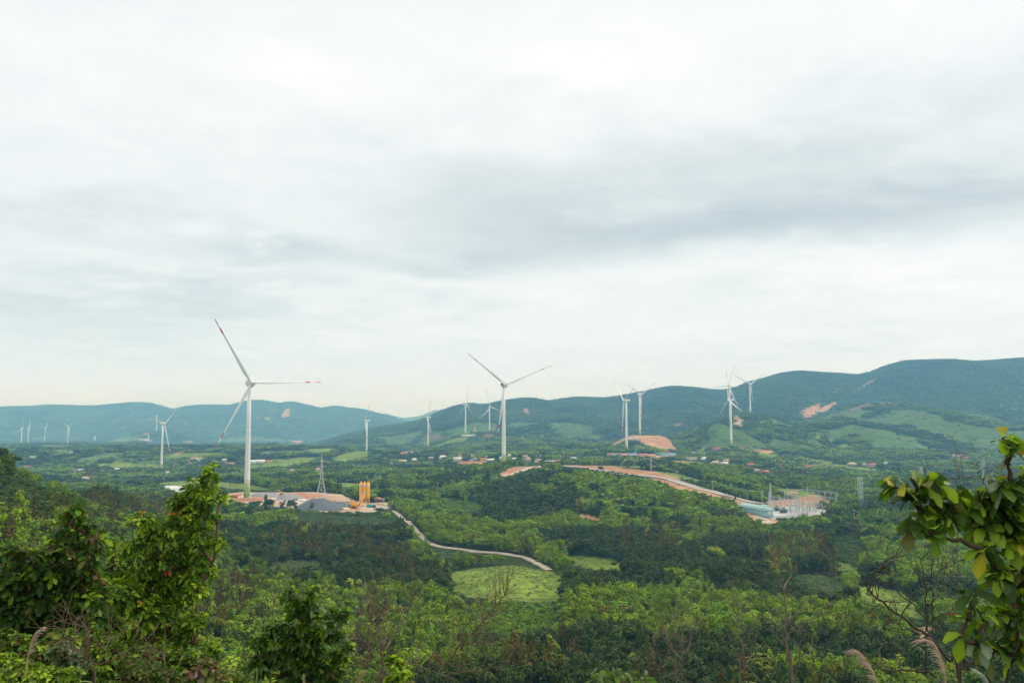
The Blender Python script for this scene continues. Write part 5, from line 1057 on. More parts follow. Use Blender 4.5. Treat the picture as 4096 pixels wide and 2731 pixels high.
mb = MB(); mb.box((bl / 2 + .04, 1.2, 1.6), (.08, 2.4, 3.0)); mb.build('door', M_VW, e); mb = MB(); mb.box((bl / 2 + .04, -2.2, 2.2), (.08, 1.2, 1.4)); mb.build('window', bpy.data.materials['window_glass_dark'], e)
p = zat(3057, 2026, 930); e = empty('guard_house', p, 'small light blue block behind the roof of the blue building', 'building', None, angU)
mb = MB(); mb.box((0, 0, 2), (4.6, 4, 5)); mb.build('wall', M_BLU, e); mb = MB(); mb.box((0, 0, 4.7), (5.4, 4.8, .5)); mb.build('roof', M_BLT, e)
# yard slab, fence, sloping concrete apron
def slab(pts, name, m, label, lift, ymin=780, thick=1.2):
    V = np.array([at(a, b, Yd) for a, b, Yd in pts]); V[:, 2] += lift; n = len(V); lo = V.copy(); lo[:, 2] -= thick
    mb = MB(); mb.add(np.concatenate([V, lo]), [tuple(range(n))] + [(i, n + i, n + (i + 1) % n, (i + 1) % n) for i in range(n)]); o = mb.build(name, m); tag(o, label, name.replace('_', ' '), kind='structure'); return o
GY = lambda px, py: ground(px, py, 780)
M_FEN = mat('green_fence_paint', (.04, .28, .20), .6); M_FENP = mat('fence_concrete', (.62, .56, .42), .9)
fp = [(2958,2022),(2975,2032),(3000,2042),(3030,2053),(3055,2062),(3073,2072),(3110,2075),(3150,2074),(3200,2071)]
fw = np.array([GY(a, b) for a, b in fp])
e = empty('perimeter_fence', fw[0], 'green and cream fence running along the front of the substation', 'fence')
rel = fw - fw[0]; dense = smooth_path(rel, 8); 
mb = MB(); mb.tube(dense + np.array([0, 0, .3]), .45, 4); mb.build('base_wall', M_FENP, e)
mb = MB(); nn = len(dense)
for i in range(0, nn): mb.box(dense[i] + np.array([0, 0, 1.5]), (.22, .22, 2.4))
mb.build('post', M_FEN, e); mb = MB(); mb.tube(dense + np.array([0, 0, 2.3]), .12, 4); mb.tube(dense + np.array([0, 0, 1.3]), .12, 4); mb.build('rail', M_FEN, e)
fp = [(3150,2022),(3200,2018),(3232,2011),(3260,2020),(3300,2034),(3343,2046)]
fw = np.array([GY(a, b) for a, b in fp]); e = empty('boundary_wall', fw[0], 'cream wall along the back of the substation below the red bank', 'wall')
dense = smooth_path(fw - fw[0], 8); mb = MB(); mb.tube(dense + np.array([0, 0, .7]), .7, 4); mb.build('wall', M_FENP, e); mb = MB()
for i in range(0, len(dense), 2): mb.box(dense[i] + np.array([0, 0, 1.2]), (.4, .4, 2.6))
mb.build('pier', M_FENP, e)
M_TRF = mat('transformer_green', (.07, .12, .10), .6)
for px, py, Yd, lab in ((3107, 2047, 925, 'left one of two dark green transformers behind the blue building'), (3134, 2053, 905, 'right one of two dark green transformers, the nearer one')):
    p = zat(px, py, Yd); e = empty('transformer', p, lab, 'transformer', 'dark green transformers', angU + .25)
    mb = MB(); mb.box((0, 0, 2), (4.4, 2.8, 3.2)); mb.build('tank', M_TRF, e); mb = MB()
    for k in range(7): mb.box((-1.9 + k * .62, -2.0, 1.9), (.3, 1.1, 2.6)); mb.box((-1.9 + k * .62, 2.0, 1.9), (.3, 1.1, 2.6))
    mb.build('radiator', M_TRF, e); mb = MB(); mb.tube([(-2, 0, 4.7), (2, 0, 4.9)], .45, 10); mb.build('conservator', M_TRF, e)
    for k in (-1.2, 0, 1.2): q = MB(); lathe(q, (k, .4, 3.6), [(.22, 0), (.12, .4), (.2, .8), (.1, 1.2), (.05, 1.7)], 7); q.build('bushing', M_SIGNR, e)
    mb = MB(); mb.box((0, 0, .2), (5.4, 4.6, .4)); mb.build('plinth', M_CONC, e)
def gantry(a, b, H_, label, spikes=(0, 1)):
    """two or more lattice columns joined by a lattice beam"""
    A_, B_ = zat(*a), zat(*b); e = empty('switchyard_gantry', A_, label, 'gantry', 'steel gantries of the substation'); d = B_ - A_; n = max(1, int(round(np.linalg.norm(d[:2]) / 13)))
    zt_ = H_ + max(0, d[2])
    for k in range(n + 1):
        q = MB(); c = d * k / n; lattice(q, zt_ - c[2] + (2.6 if (k % max(n, 1)) in (0,) or k == n else 0), 1.0, .6, 9, .055); o = q.build('column', M_STEELP, e); o.location = c
    q = MB(); m_ = max(4, n * 6); P1 = np.array([d * t for t in np.linspace(0, 1, m_ + 1)]); P1[:, 2] = zt_
    for off in ((0, 0, 0), (0, .5, .5), (0, -.5, .5)): q.tube(P1 + np.array(off) + np.array([0, 0, -.6]), .09, 4)
    for i in range(m_): q.tube([P1[i] + np.array([0, .5, -.1]), P1[i + 1] + np.array([0, 0, -.6])], .06, 3); q.tube([P1[i] + np.array([0, -.5, -.1]), P1[i + 1] + np.array([0, 0, -.6])], .06, 3)
    q.build('beam', M_STEELP, e)
    for t in np.linspace(.08, .92, n * 3):
        q = MB(); pq = d * t; lathe(q, (pq[0], pq[1], zt_ - 2.3), [(.05, 0), (.22, .3), (.1, .6), (.22, .9), (.1, 1.2), (.06, 1.6)], 6); q.build('insulator', M_STEELP, e)
gantry((3075, 2040, 925), (3120, 2042, 905), 9, 'gantry next to the tapering pylon at the left end of the substation')
gantry((3076, 2030, 975), (3140, 2040, 930), 9.5, 'long pale gantry reaching behind the transformers')
gantry((3140, 2022, 1000), (3212, 2040, 935), 10, 'gantry crossing the middle of the substation from back left')
gantry((3125, 2030, 965), (3195, 2030, 960), 8, 'low gantry behind the right-hand transformer')
gantry((3150, 2018, 1020), (3230, 2012, 1030), 12, 'rear gantry in front of the red bank')
gantry((3232, 2018, 1015), (3350, 2052, 955), 12.5, 'longest gantry along the right side of the substation')
gantry((3245, 2030, 985), (3345, 2058, 935), 9.5, 'second long gantry on the right side, nearer than the longest')
gantry((3213, 2045, 925), (3290, 2062, 890), 8.5, 'front gantry on the right half of the substation')
gantry((3165, 2052, 905), (3230, 2066, 875), 7, 'low front gantry right of the transformers')
gantry((3160, 2038, 940), (3235, 2050, 905), 8, 'low gantry in the middle of the substation')
ip = MB(); lathe(ip, (0, 0, 0), [(.16, -.5), (.16, 2.6), (.3, 2.6), (.3, 2.8)], 6); D_IP = ip.build('stand', M_STEELP, link=False).data
ip = MB(); lathe(ip, (0, 0, 0), [(.14, 2.8), (.3, 3.1), (.14, 3.3), (.3, 3.6), (.14, 3.8), (.28, 4.1), (.12, 4.4), (.12, 4.8)], 7); D_II = ip.build('insulator', mat('brown_grey_porcelain', (.33, .33, .34), .3), link=False).data
ip = MB(); ip.box((0, 0, 4.85), (1.6, .18, .18)); D_IB = ip.build('busbar', M_STEELP, link=False).data
cnt = 0
for row, (pa, pb, n) in enumerate((((3150, 2060, 895), (3230, 2068, 868), 10), ((3152, 2052, 915), (3260, 2062, 885), 12), ((3155, 2045, 935), (3290, 2060, 900), 13), ((3160, 2038, 955), (3315, 2056, 915), 14), ((3165, 2031, 975), (3330, 2051, 930), 14))):
    A_, B_ = zat(*pa), zat(*pb)
    for k in range(n):
        c = A_ + (B_ - A_) * k / (n - 1); c[2] = float(Zf(c[0], c[1]))
        e = empty('insulator_post', c, ('insulator post in the %s row of the switchyard' % ['front', 'second', 'middle', 'fourth', 'rear'][row]), 'insulator post', 'insulator posts of the %s switchyard row' % ['front', 'second', 'middle', 'fourth', 'rear'][row], angU + .5)
        inst('stand', D_IP, e); inst('insulator', D_II, e); inst('busbar', D_IB, e)
# lone trees round the yard
def lone(px, py, hpx, wpx, kno, tint, label, ymin=700):
    g = ground(px, py, ymin); s = g[1] / F; solo_tree(np.array([g[0], g[1], g[2], kno, random.uniform(0, 6), wpx * s / 2 / .9, hpx * s, *tint]), label, 'single trees round the gravel yard')
dk = (.045, .095, .032); md = (.065, .14, .036)
lone(1063, 2046, 64, 30, N_TALL[0], dk, 'tall open tree in front of the round grey gravel heap', 700)
lone(1080, 2044, 52, 34, N_BROAD[1], dk, 'broad dark tree in front of the yard, next to the tall open one', 700)
lone(1130, 2044, 42, 24, N_TALL[1], dk, 'small dark tree left of the thick dark pair at the yard edge', 700)
lone(1158, 2044, 44, 30, N_BROAD[2], dk, 'left tree of the thick dark pair at the yard edge', 700)
lone(1178, 2043, 48, 26, N_TALL[2], dk, 'right tree of the thick dark pair at the yard edge', 700)
lone(1247, 2044, 34, 19, N_TALL[3], md, 'little round tree alone at the front edge before the dark gravel', 700)
lone(1020, 2035, 32, 50, N_BROAD[3], dk, 'wide low dark tree below the foot of the tallest turbine', 700)
lone(1515, 2060, 30, 34, N_BROAD[0], md, 'tree at the corner where the dirt road leaves the yard', 700)
lone(1428, 2056, 14, 16, N_BROAD[0], md, 'small shrub on the red bank below the hopper', 700)
lone(3290, 2078, 30, 22, N_TALL[0], dk, 'dark tree in front of the right half of the substation', 800)
lone(2941, 2004, 20, 11, N_TALL[2], dk, 'small dark tree on the bank above the blue building', 800)
lone(2404, 1886, 22, 26, N_BROAD[2], dk, 'dark tree standing against the red road cutting', 900)
lone(2285, 1890, 20, 22, N_BROAD[1], dk, 'dark tree before the left end of the grey road', 900)
lone(2335, 1890, 20, 30, N_BROAD[3], dk, 'broad tree partly hiding the grey road', 900)

# ------------------------------------------------------------------ foreground plants, rooted on the camera's own slope
M_LEAF = foliage_mat('glossy_leaf', 0.42, 0.50, 0.30)
M_LEAFM = foliage_mat('matt_leaf', 0.30, 0.6, 0.25)
M_TWIG = mat('brown_twig', (.15, .10, .065), .9, var=.3, vscale=20); M_TWIGP = mat('pale_dead_twig', (.18, .14, .105), .9, var=.35, vscale=15); M_TWIGD = mat('dark_twig', (.075, .055, .04), .9, var=.3, vscale=15)
def unit(v): return v / (np.linalg.norm(v, axis=-1, keepdims=True) + 1e-9)
def leaves(P, D, Nn, L, Wd, tone, fold=.18, droop=.35, st=5, shape='ell', wavy=0.0, r=None):
    """a batch of leaves as one array of vertices: blade folded along the midrib, bending down to its tip"""
    n = len(P); D = unit(D); Nn = unit(Nn - D * (Nn * D).sum(-1, keepdims=True)); Sd = np.cross(D, Nn)
    t = np.linspace(0, 1, st)
    if shape == 'obo': w = np.interp(t, [0, .15, .5, .75, .92, 1], [.06, .28, .80, 1.0, .70, .12])
    elif shape == 'lance': w = np.interp(t, [0, .3, .6, 1], [.1, 1, .8, .02])
    else: w = np.interp(t, [0, .12, .35, .6, .85, 1], [.06, .5, .95, 1, .55, .04])
    V = np.zeros((n, st, 3, 3))
    for i in range(st):
        c = P + D * (L * t[i] * (1 - .12 * t[i]))[:, None] - np.array([0, 0, 1]) * (L * droop * t[i] ** 2)[:, None]
        ww = (Wd * w[i])[:, None]
        for j, s in ((0, -1), (1, 0), (2, 1)):
            wv = (1 + wavy * (r.random((n, 1)) - .5)) if (wavy and s) else 1
            V[:, i, j] = c + Sd * ww * s * wv + Nn * (ww * fold * (1 if s else 0)) * (1 + (wavy * 2 * (r.random((n, 1)) - .5) if wavy else 0))
    V = V.reshape(n, st * 3, 3); q = []
    for i in range(st - 1):
        for j in range(2): q.append((i * 3 + j, i * 3 + j + 1, (i + 1) * 3 + j + 1, (i + 1) * 3 + j))
    q = np.array(q); Q = (q[None] + (np.arange(n) * st * 3)[:, None, None]).reshape(-1, 4)
    T = np.repeat(tone, st * 3, 0)
    mid = np.tile(np.array([1, 1.18, 1] * st), n)[:, None]
    return V.reshape(-1, 3), Q, T * mid
def gz(x, y): return float(zn(np.array(x), np.array(y)))
def limb(mb, a, b, r0, r1, r, n=6, sag=.12, sides=5):
    t = np.linspace(0, 1, n)[:, None]; a, b = np.array(a), np.array(b); L_ = np.linalg.norm(b - a)
    P = a * (1 - t) + b * t + (r.normal(0, sag * L_, 3) * .5)[None] * (4 * t * (1 - t)) * .6; P[1:-1] += r.normal(0, L_ * .018, (n - 2, 3))
    mb.tube(P, np.linspace(r0, r1, n), sides); return P
def leafy(name, label, cat, base, lobes, nw, LL, pal, seed, per=(5, 9), lw=.21, shape='ell', m=M_LEAF, twig=M_TWIG, depth=1.0, tr=.03, up=.6, group=None, droop=.35, st=5, wavy=0.0, spread=(.5, 1.25)):
    """shrub or small tree: trunk, limbs to every mass of leaves, twigs with a rosette of leaves on each end"""
    r = np.random.default_rng(seed); bx, by = base; B0 = np.array([bx, by, gz(bx, by)])
    e = empty(name, B0, label, cat, group)
    Lb = []
    for (px, py, rx, ry, Y) in lobes: c = at(px, py, Y); Lb.append((c, rx * Y / F, ry * Y / F, .5 * (rx + ry) * Y / F * depth))
    cz = sorted(range(len(Lb)), key=lambda i: Lb[i][0][2]); mb = MB()
    fork = B0 * .45 + np.mean([l[0] for l in Lb], 0) * .55; fork[2] = min(fork[2], Lb[cz[0]][0][2] + .2)
    trunk = limb(mb, B0 - np.array([0, 0, .1]), fork, tr, tr * .7, r, 7, .08, 8); nodes = list(trunk[3:]); segs = []
    for i in cz:
        c = Lb[i][0] - np.array([0, 0, Lb[i][2] * .35]); nd = np.array(nodes); cost = np.linalg.norm(nd - c, axis=1) + 1.2 * np.maximum(0, nd[:, 2] - c[2]) ; a = nd[np.argmin(cost)]
        Ps = limb(mb, a, c, tr * .5, tr * .18, r, 7, .12, 6); nodes += list(Ps[2:]); segs.append(Ps)
    nd = np.array(nodes); vol = np.array([l[1] * l[2] for l in Lb]); pick = r.choice(len(Lb), nw, p=vol / vol.sum())
    PP, DD, NN_, LLs, TT = [], [], [], [], []; pal_c = np.array([p[0] for p in pal]); pal_w = np.array([p[1] for p in pal]); pal_w = pal_w / pal_w.sum()
    for k in pick:
        c, rx, rz, ry = Lb[k]; d = unit(r.normal(size=3)); d[2] = d[2] * .85 + .2; d = unit(d); q = r.random() ** .40
        p = c + d * np.array([rx, ry, rz]) * q; ax = unit(d * .8 + np.array([0, 0, up]) + r.normal(0, .28, 3))
        dist = np.linalg.norm(nd - p, axis=1); a = nd[np.argmin(dist)]; limb(mb, a, p, .006, .0025, r, 4, .15, 3)
        nl = r.integers(*per); s1 = unit(np.cross(ax, r.normal(size=3))); s2 = np.cross(ax, s1); ph = r.uniform(0, 6.28); ci = r.choice(len(pal), p=pal_w)
        for j in range(nl):
            th = ph + j * 2.4; tilt = np.interp(j / max(nl - 1, 1), [0, 1], [spread[1], spread[0]]) + r.normal(0, .12)
            rad = s1 * math.cos(th) + s2 * math.sin(th); dv = unit(rad * math.sin(tilt) + ax * math.cos(tilt))
            PP.append(p - ax * r.uniform(0, LL * .35)); DD.append(dv); NN_.append(unit(ax * math.sin(tilt) - rad * math.cos(tilt) + r.normal(0, .15, 3))); LLs.append(LL * r.uniform(.6, 1.15))
            cc = pal_c[ci if r.random() < .75 else r.choice(len(pal), p=pal_w)] * r.uniform(.75, 1.25); TT.append(cc)
    PP, DD, NN_, LLs, TT = map(np.array, (PP, DD, NN_, LLs, TT))
    V, Q, T = leaves(PP, DD, NN_, LLs, LLs * lw, TT, droop=droop, shape=shape, st=st, wavy=wavy, r=r)
    fo = mesh_np('foliage', V - B0, Q, m, e, smooth=True, cols=T); fo['tint'] = [1.0, 1.0, 1.0]
    o = mb.build('trunk', twig, e, smooth=True)
    o.data.transform(Matrix.Translation(-Vector(B0))); return e
DG, MG, YG_, LM = (.042, .100, .013), (.095, .195, .016), (.24, .37, .02), (.38, .52, .035)
RD, OR_, OL, BRN = (.50, .09, .03), (.55, .24, .04), (.12, .13, .03), (.20, .10, .05)
# tall glossy tree, left
leafy('leafy_tree', 'tall bright green glossy-leaved tree with a few orange leaves, in front of the tallest turbine', 'tree', (-4.3, 12.6),
      [(838,1895,30,45,12),(800,1950,62,50,12),(885,1995,35,22,12.1),(725,2005,42,34,12),(760,2070,100,62,12.2),(870,2085,30,26,12),(800,2020,60,45,12.3),(570,2085,58,34,11.8),(660,2130,90,55,12),(790,2160,95,60,12.2),(872,2170,36,22,12),
       (530,2190,70,50,11.9),(640,2230,120,70,12.2),(770,2260,85,70,12.3),(840,2280,26,34,12.1),(600,2330,130,80,12.3),(720,2360,90,70,12.4),(790,2350,40,44,12),(480,2370,70,60,11.8),(560,2450,110,80,12),(690,2470,100,75,12.2),(790,2490,42,46,12),
       (770,2580,60,50,12.1),(640,2580,110,75,12.2),(540,2590,90,70,12),(800,2660,52,46,12),(700,2680,100,60,12.2),(560,2700,110,60,12),(455,2190,44,44,12.1),(440,2290,56,56,12.2),(470,2480,70,60,12.2),(860,2600,30,30,12)],
      1900, .112, [(MG, 5), (DG, 2.6), (YG_, 4), (LM, 1.6), (OR_, .05), (RD, .03)], 5, lw=.19, shape='obo', tr=.05, depth=1.15)
leafy('leafy_tree', 'dark green broad-leaved tree at the left edge with some reddish leaves', 'tree', (-5.6, 10.5),
      [(302,2045,34,26,10),(285,2085,52,36,10),(345,2120,50,40,10),(250,2130,60,40,10.1),(395,2150,22,18,9.9),(270,2185,95,52,10.1),(360,2210,60,50,10),(120,2215,90,42,10),(25,2215,50,36,9.9),(190,2280,130,70,10.2),(340,2300,90,70,10.2),(60,2320,90,70,10.1),
       (230,2390,150,80,10.3),(80,2440,110,80,10.2),(380,2400,70,60,10.1),(260,2500,140,80,10.3),(60,2560,100,80,10.2),(400,2500,80,60,10.2),(170,2600,150,70,10.3),(330,2600,100,60,10.3),(-60,2400,90,170,10.2)],
      900, .130, [(DG, 7), (OL, 1.6), (MG, 3.2), (YG_, 1.5), (BRN, .15)], 6, lw=.23, shape='obo', tr=.05, depth=1.2)
leafy('shrub', 'dark glossy shrub with upright tufts, bottom left of the centre', 'shrub', (-2.3, 11.6),
      [(1125+35,2365,26,22,11),(1250,2365,26,20,11),(1170,2415,32,24,11),(1240,2420,44,34,11.1),(1205,2460,60,40,11.1),(1345,2460,40,26,11),(1385,2450,20,14,10.9),(1300,2490,42,30,11),(1110,2510,34,28,11),(1090,2550,46,34,11),(1180,2545,70,45,11.2),(1270,2550,62,46,11.1),
       (1350,2545,36,30,11),(1385,2595,28,22,11),(1030,2570,40,34,11),(1140,2620,90,50,11.2),(1250,2640,90,55,11.2),(1340,2640,50,44,11.1),(1050,2660,60,50,11.1),(1200,2710,110,40,11.3),(1320,2710,60,36,11.2)],
      520, .105, [(DG, 6), (MG, 3), ((.13, .22, .07), 1.6), (YG_, 1.0), (BRN, .15)], 7, lw=.25, shape='ell', tr=.035, depth=1.1)
leafy('shrub', 'low grey-green shrub with small rounded leaves near the bottom left', 'shrub', (-4.1, 8.8), [(255,2590,34,26,8.5),(225,2610,34,24,8.5),(300,2620,36,30,8.5),(265,2650,50,34,8.6),(330,2660,34,30,8.5)], 170, .052, [((.16, .21, .11), 3), ((.10, .17, .06), 3), ((.22, .27, .15), 1)], 8, lw=.34, m=M_LEAFM, tr=.02, per=(5, 8))
leafy('shrub', 'bright green weedy shrub filling the bottom left corner', 'shrub', (-4.5, 8.2), [(40,2690,90,50,7.6),(150,2700,80,44,7.6),(240,2710,70,40,7.6),(10,2640,60,30,7.7),(290,2700,40,40,7.6)], 420, .05, [(MG, 4), (LM, 1.5), (YG_, 2.5), (OL, 2)], 9, lw=.26, m=M_LEAFM, tr=.02, per=(4, 7))
leafy('shrub', 'dull olive undergrowth shrub below the tall glossy tree', 'shrub', (-3.2, 9.6), [(430,2640,80,60,9),(540,2680,90,50,9),(640,2700,90,45,9.1),(400,2560,60,50,9.1),(350,2700,80,40,9)], 330, .06, [(OL, 4), (DG, 4), (MG, 2), ((.20, .19, .08), 1)], 10, lw=.24, m=M_LEAFM, tr=.02, per=(4, 7))
leafy('weed', 'purple-red leaved weed in front of the dark gap at the bottom left', 'weed', (-2.7, 8.9), [(820,2655,18,14,8.4),(870,2665,18,12,8.4),(780,2690,26,16,8.4),(840,2705,30,20,8.4),(890,2715,20,14,8.4)], 22, .11, [((.20, .09, .08), 1.2), (OL, 4), ((.30, .30, .22), .7)], 11, lw=.30, m=M_LEAFM, tr=.012, per=(3, 6))
leafy('shrub', 'light green large-leaved sprout behind the base of the forked bare tree', 'shrub', (-1.35, 12.4), [(1570,2640,24,22,12),(1600,2690,34,26,12),(1635,2705,24,16,12),(1575,2720,34,20,12)], 46, .12, [(MG, 3), (LM, 1.5), (YG_, 2)], 12, lw=.26, tr=.015, per=(3, 6))
leafy('shrub', 'sprig of long grey-green leaves peeping up at the bottom edge, centre', 'shrub', (.75, 8.6), [(2400,2715,30,12,8),(2480,2705,44,10,8),(2560,2712,36,10,8),(2380,2700,14,8,8)], 14, .17, [((.12, .19, .08), 3), (MG, 2), (YG_, 1)], 13, lw=.17, tr=.012, per=(3, 5), up=.2, spread=(.9, 1.5))
leafy('shrub', 'mixed green thicket at the bottom edge between the tall glossy tree and the dark shrub', 'shrub', (-2.9, 10.4), [(620,2640,110,60,9.8),(760,2640,90,60,9.8),(700,2710,130,50,9.8),(880,2720,90,34,9.8),(560,2700,90,50,9.8),(960,2735,70,30,9.9)], 420, .075, [(MG, 4), (DG, 4), (YG_, 2), (OL, 1.5)], 15, lw=.22, tr=.02, per=(5, 8))
leafy('shrub', 'thicket with small yellowish leaves in front of the dark tree at the left edge', 'shrub', (-5.0, 9.3), [(120,2620,110,50,8.8),(260,2560,90,44,8.9),(420,2600,90,50,8.9),(60,2560,70,40,8.8),(360,2680,100,50,8.8)], 330, .06, [(MG, 4), (OL, 3), (YG_, 2.5), (DG, 2)], 16, lw=.26, m=M_LEAFM, tr=.02, per=(5, 8))
# big-leaved tree, right
BT = [(3640,1905,30,16,6.9),(3590,1945,34,20,6.9),(3700,1930,40,24,6.9),(3755,1930,34,22,6.9),(3650,1985,54,28,7),(3740,1985,60,30,7),(3820,1975,46,26,7),(3700,2060,50,26,7),(3650,2100,24,22,6.9),(3770,2060,50,30,7),(3850,2035,50,34,7.1),
      (3740,2130,26,26,6.9),(3900,1990,40,30,7.1),(4010,1745,34,20,6.9),(4050,1790,44,34,6.9),(4030,1850,36,26,7),(4080,1900,34,40,7),(4000,1930,44,34,7),(4060,1980,50,40,7.1),(3960,2010,50,40,7.1),(4040,2070,60,46,7.1),
      (3950,2100,50,40,7.1),(4060,2160,50,50,7.1),(3940,2190,34,36,7),(4080,2260,40,60,7.1),(3990,2290,40,40,7.1),(4060,2360,50,50,7.1),(3905,2380,26,22,6.9),(3870,2470,40,24,6.9),(3930,2470,40,34,7),(4010,2450,50,50,7.1),(3840,2540,34,30,6.9),(3910,2560,40,34,7),(4070,2480,40,60,7.1),
      (3960,2580,40,40,7.1),(4060,2600,50,60,7.1),(4160,2000,60,200,7.2),(4160,2400,60,220,7.2)]
BT = [(a, b, c * (.78 if b > 2120 and a < 4000 else .9), d * (.78 if b > 2120 and a < 4000 else .9), e_) for a, b, c, d, e_ in BT]
leafy('leafy_tree', 'big-leaved tree leaning in at the right edge', 'tree', (3.75, 7.7), BT, 300, .152, [((.045, .095, .014), 5.5), (MG, 3.5), (YG_, 3.0), (LM, .6), (OL, 1.2), ((.42, .38, .04), .35), ((.20, .27, .17), .7), (BRN, .2)], 14, per=(4, 7), lw=.26, shape='obo', tr=.045, depth=1.0, up=.4, droop=.36, st=7, wavy=.35, twig=M_TWIGD, spread=(.6, 1.35))

# ---- bare trees traced limb by limb
def C6(L): return [(1024 + x / 1.96, 1931 + y / 1.96) for x, y in L]
def C7(L): return [(2048 + x / 1.96, 1931 + y / 1.96) for x, y in L]
def C8(L): return [(3072 + x / 1.96, 1931 + y / 1.96) for x, y in L]
def C5(L): return [(x / 1.96, 1931 + y / 1.96) for x, y in L]
def C4(L): return [(3072 + x / 1.96, 1200 + y / 1.96) for x, y in L]
def bare(name, label, cat, Y, limbs, seed, m, twig_n=7, rtip=.0035, root=True, dY=.10, group=None, tl=.35, thin=.62):
    """limbs: (polyline in photo columns/rows, radius in px at start); side twigs grow from every limb"""
    r = np.random.default_rng(seed); p0 = at(*limbs[0][0][0], Y); B0 = np.array([p0[0], Y, gz(p0[0], Y)]); e = empty(name, B0, label, cat, group)
    for li, (pl, rp) in enumerate(limbs):
        ys = Y + (r.normal(0, dY * .5) + np.linspace(0, r.normal(0, dY), len(pl))) * (1 if li else 0) * 4
        P = np.array([at(x, y, yy_) for (x, y), yy_ in zip(pl, ys)])
        if li: # start on the trunk
            P[0] = at(*pl[0], Y)
        if li == 0 and root: P = np.vstack([B0 - np.array([0, 0, .15]), P])
        P = smooth_path(P, 5); P[1:-1] += r.normal(0, .006 * Y / 10, (len(P) - 2, 3)); n = len(P); r0 = rp * Y / F * thin
        mb = MB(); mb.tube(P, np.maximum(np.linspace(r0, rtip * .7, n), rtip * .7), 6)
        ln = np.linalg.norm(np.diff(P, axis=0), axis=1).sum(); k = int(twig_n * ln / (1.0 * Y / 10)) 
        for q in range(k):
            i = r.integers(int(n * .25), n - 1); d = unit(P[min(i + 1, n - 1)] - P[i - 1]); s = unit(np.cross(d, r.normal(size=3)) + d * r.uniform(.3, 1.0) + np.array([0, 0, .25])); l_ = tl * r.uniform(.3, 1.0) * Y / 10
            T = np.array([P[i] + s * l_ * t + np.array([0, 0, .12 * l_ * t * t]) + r.normal(0, .012 * l_, 3) * (t > 0) for t in (0, .3, .6, 1)]); mb.tube(T, [rtip * 1.1, rtip * .9, rtip * .7, rtip * .4], 4)
            if r.random() < .6:
                s2 = unit(s + r.normal(0, .5, 3)); T2 = np.array([T[1 if r.random() < .5 else 2] + s2 * l_ * .5 * t for t in (0, .5, 1)]); mb.tube(T2, [rtip * .8, rtip * .6, rtip * .35], 3)
        o = mb.build('trunk' if li == 0 else 'branch', m, e, smooth=True); o.data.transform(Matrix.Translation(-Vector(B0)))
    return e
bare('bare_tree', 'forked leafless tree with pale broken limbs at the bottom centre', 'bare tree', 13.5, [
    (C6([(1000,1600),(1010,1480),(990,1380),(985,1300),(965,1200),(945,1140),(890,1060),(865,970)]), 11), (C6([(1000,1310),(1060,1230),(1110,1140),(1180,1040),(1220,900),(1235,780),(1250,650)]), 5),
    (C6([(1110,1140),(1040,1090),(930,1030),(890,1030)]), 4), (C6([(985,1300),(1010,1200),(1000,1060),(990,960)]), 5), (C6([(980,1330),(900,1290),(840,1240),(820,1200)]), 3.5), (C6([(880,960),(875,860),(900,740)]), 3),
    (C6([(1010,1480),(1090,1400),(1200,1410),(1320,1450),(1480,1510),(1600,1560)]), 5), (C6([(1060,1400),(1200,1385),(1300,1380),(1420,1340),(1520,1300)]), 3), (C6([(960,1200),(955,1080),(960,940),(940,830)]), 3),
    (C6([(1180,1040),(1120,960),(1060,890),(1030,800)]), 2.5), (C6([(1220,900),(1160,800),(1120,700)]), 2.2), (C6([(1010,1480),(1080,1500),(1200,1490),(1260,1470)]), 3)], 31, M_TWIGP, 15, .0032, tl=.42)
bare('bare_tree', 'leafless tree leaning to the right beside the forked one at the bottom centre', 'bare tree', 14.2, [
    (C6([(1340,1600),(1480,1430),(1600,1280),(1700,1170),(1770,1090),(1860,990),(1930,900),(1975,860)]), 7), (C6([(1770,1090),(1760,1000),(1750,940)]), 3), (C6([(1600,1280),(1620,1150),(1700,1060),(1760,1040)]), 3),
    (C6([(1700,1170),(1790,1230),(1900,1270)]), 2.5), (C6([(1480,1430),(1600,1400),(1720,1350),(1800,1250)]), 3), (C6([(1860,990),(1880,900),(1890,850)]), 2.5), (C6([(1600,1280),(1540,1180),(1480,1120),(1465,1100)]), 2.5), (C6([(1400,1530),(1560,1480),(1700,1480),(1800,1500)]), 3)], 32, M_TWIG, 15, tl=.42)
bare('bare_tree', 'slender pale leafless tree branching like a candelabra, right of the centre', 'bare tree', 17, [
    (C7([(1290,1600),(1285,1490),(1320,1380),(1330,1300),(1320,1200),(1280,1100),(1250,1000)]), 5), (C7([(1320,1370),(1250,1310),(1200,1230),(1140,1160),(1110,1220),(1120,1380),(1160,1490),(1215,1568)]), 3.5), (C7([(1330,1350),(1380,1290),(1405,1200),(1395,1100),(1380,1010)]), 4),
    (C7([(1405,1180),(1450,1100),(1510,1040)]), 3), (C7([(1310,1200),(1250,1120),(1200,1090)]), 3), (C7([(1370,1600),(1355,1480),(1330,1380)]), 4), (C7([(1200,1230),(1210,1150),(1160,1080),(1125,1035)]), 2.5), (C7([(1140,1160),(1090,1220)]), 2.5), (C7([(1395,1100),(1360,1020),(1340,960)]), 2.2)], 33, M_TWIGP, 8)
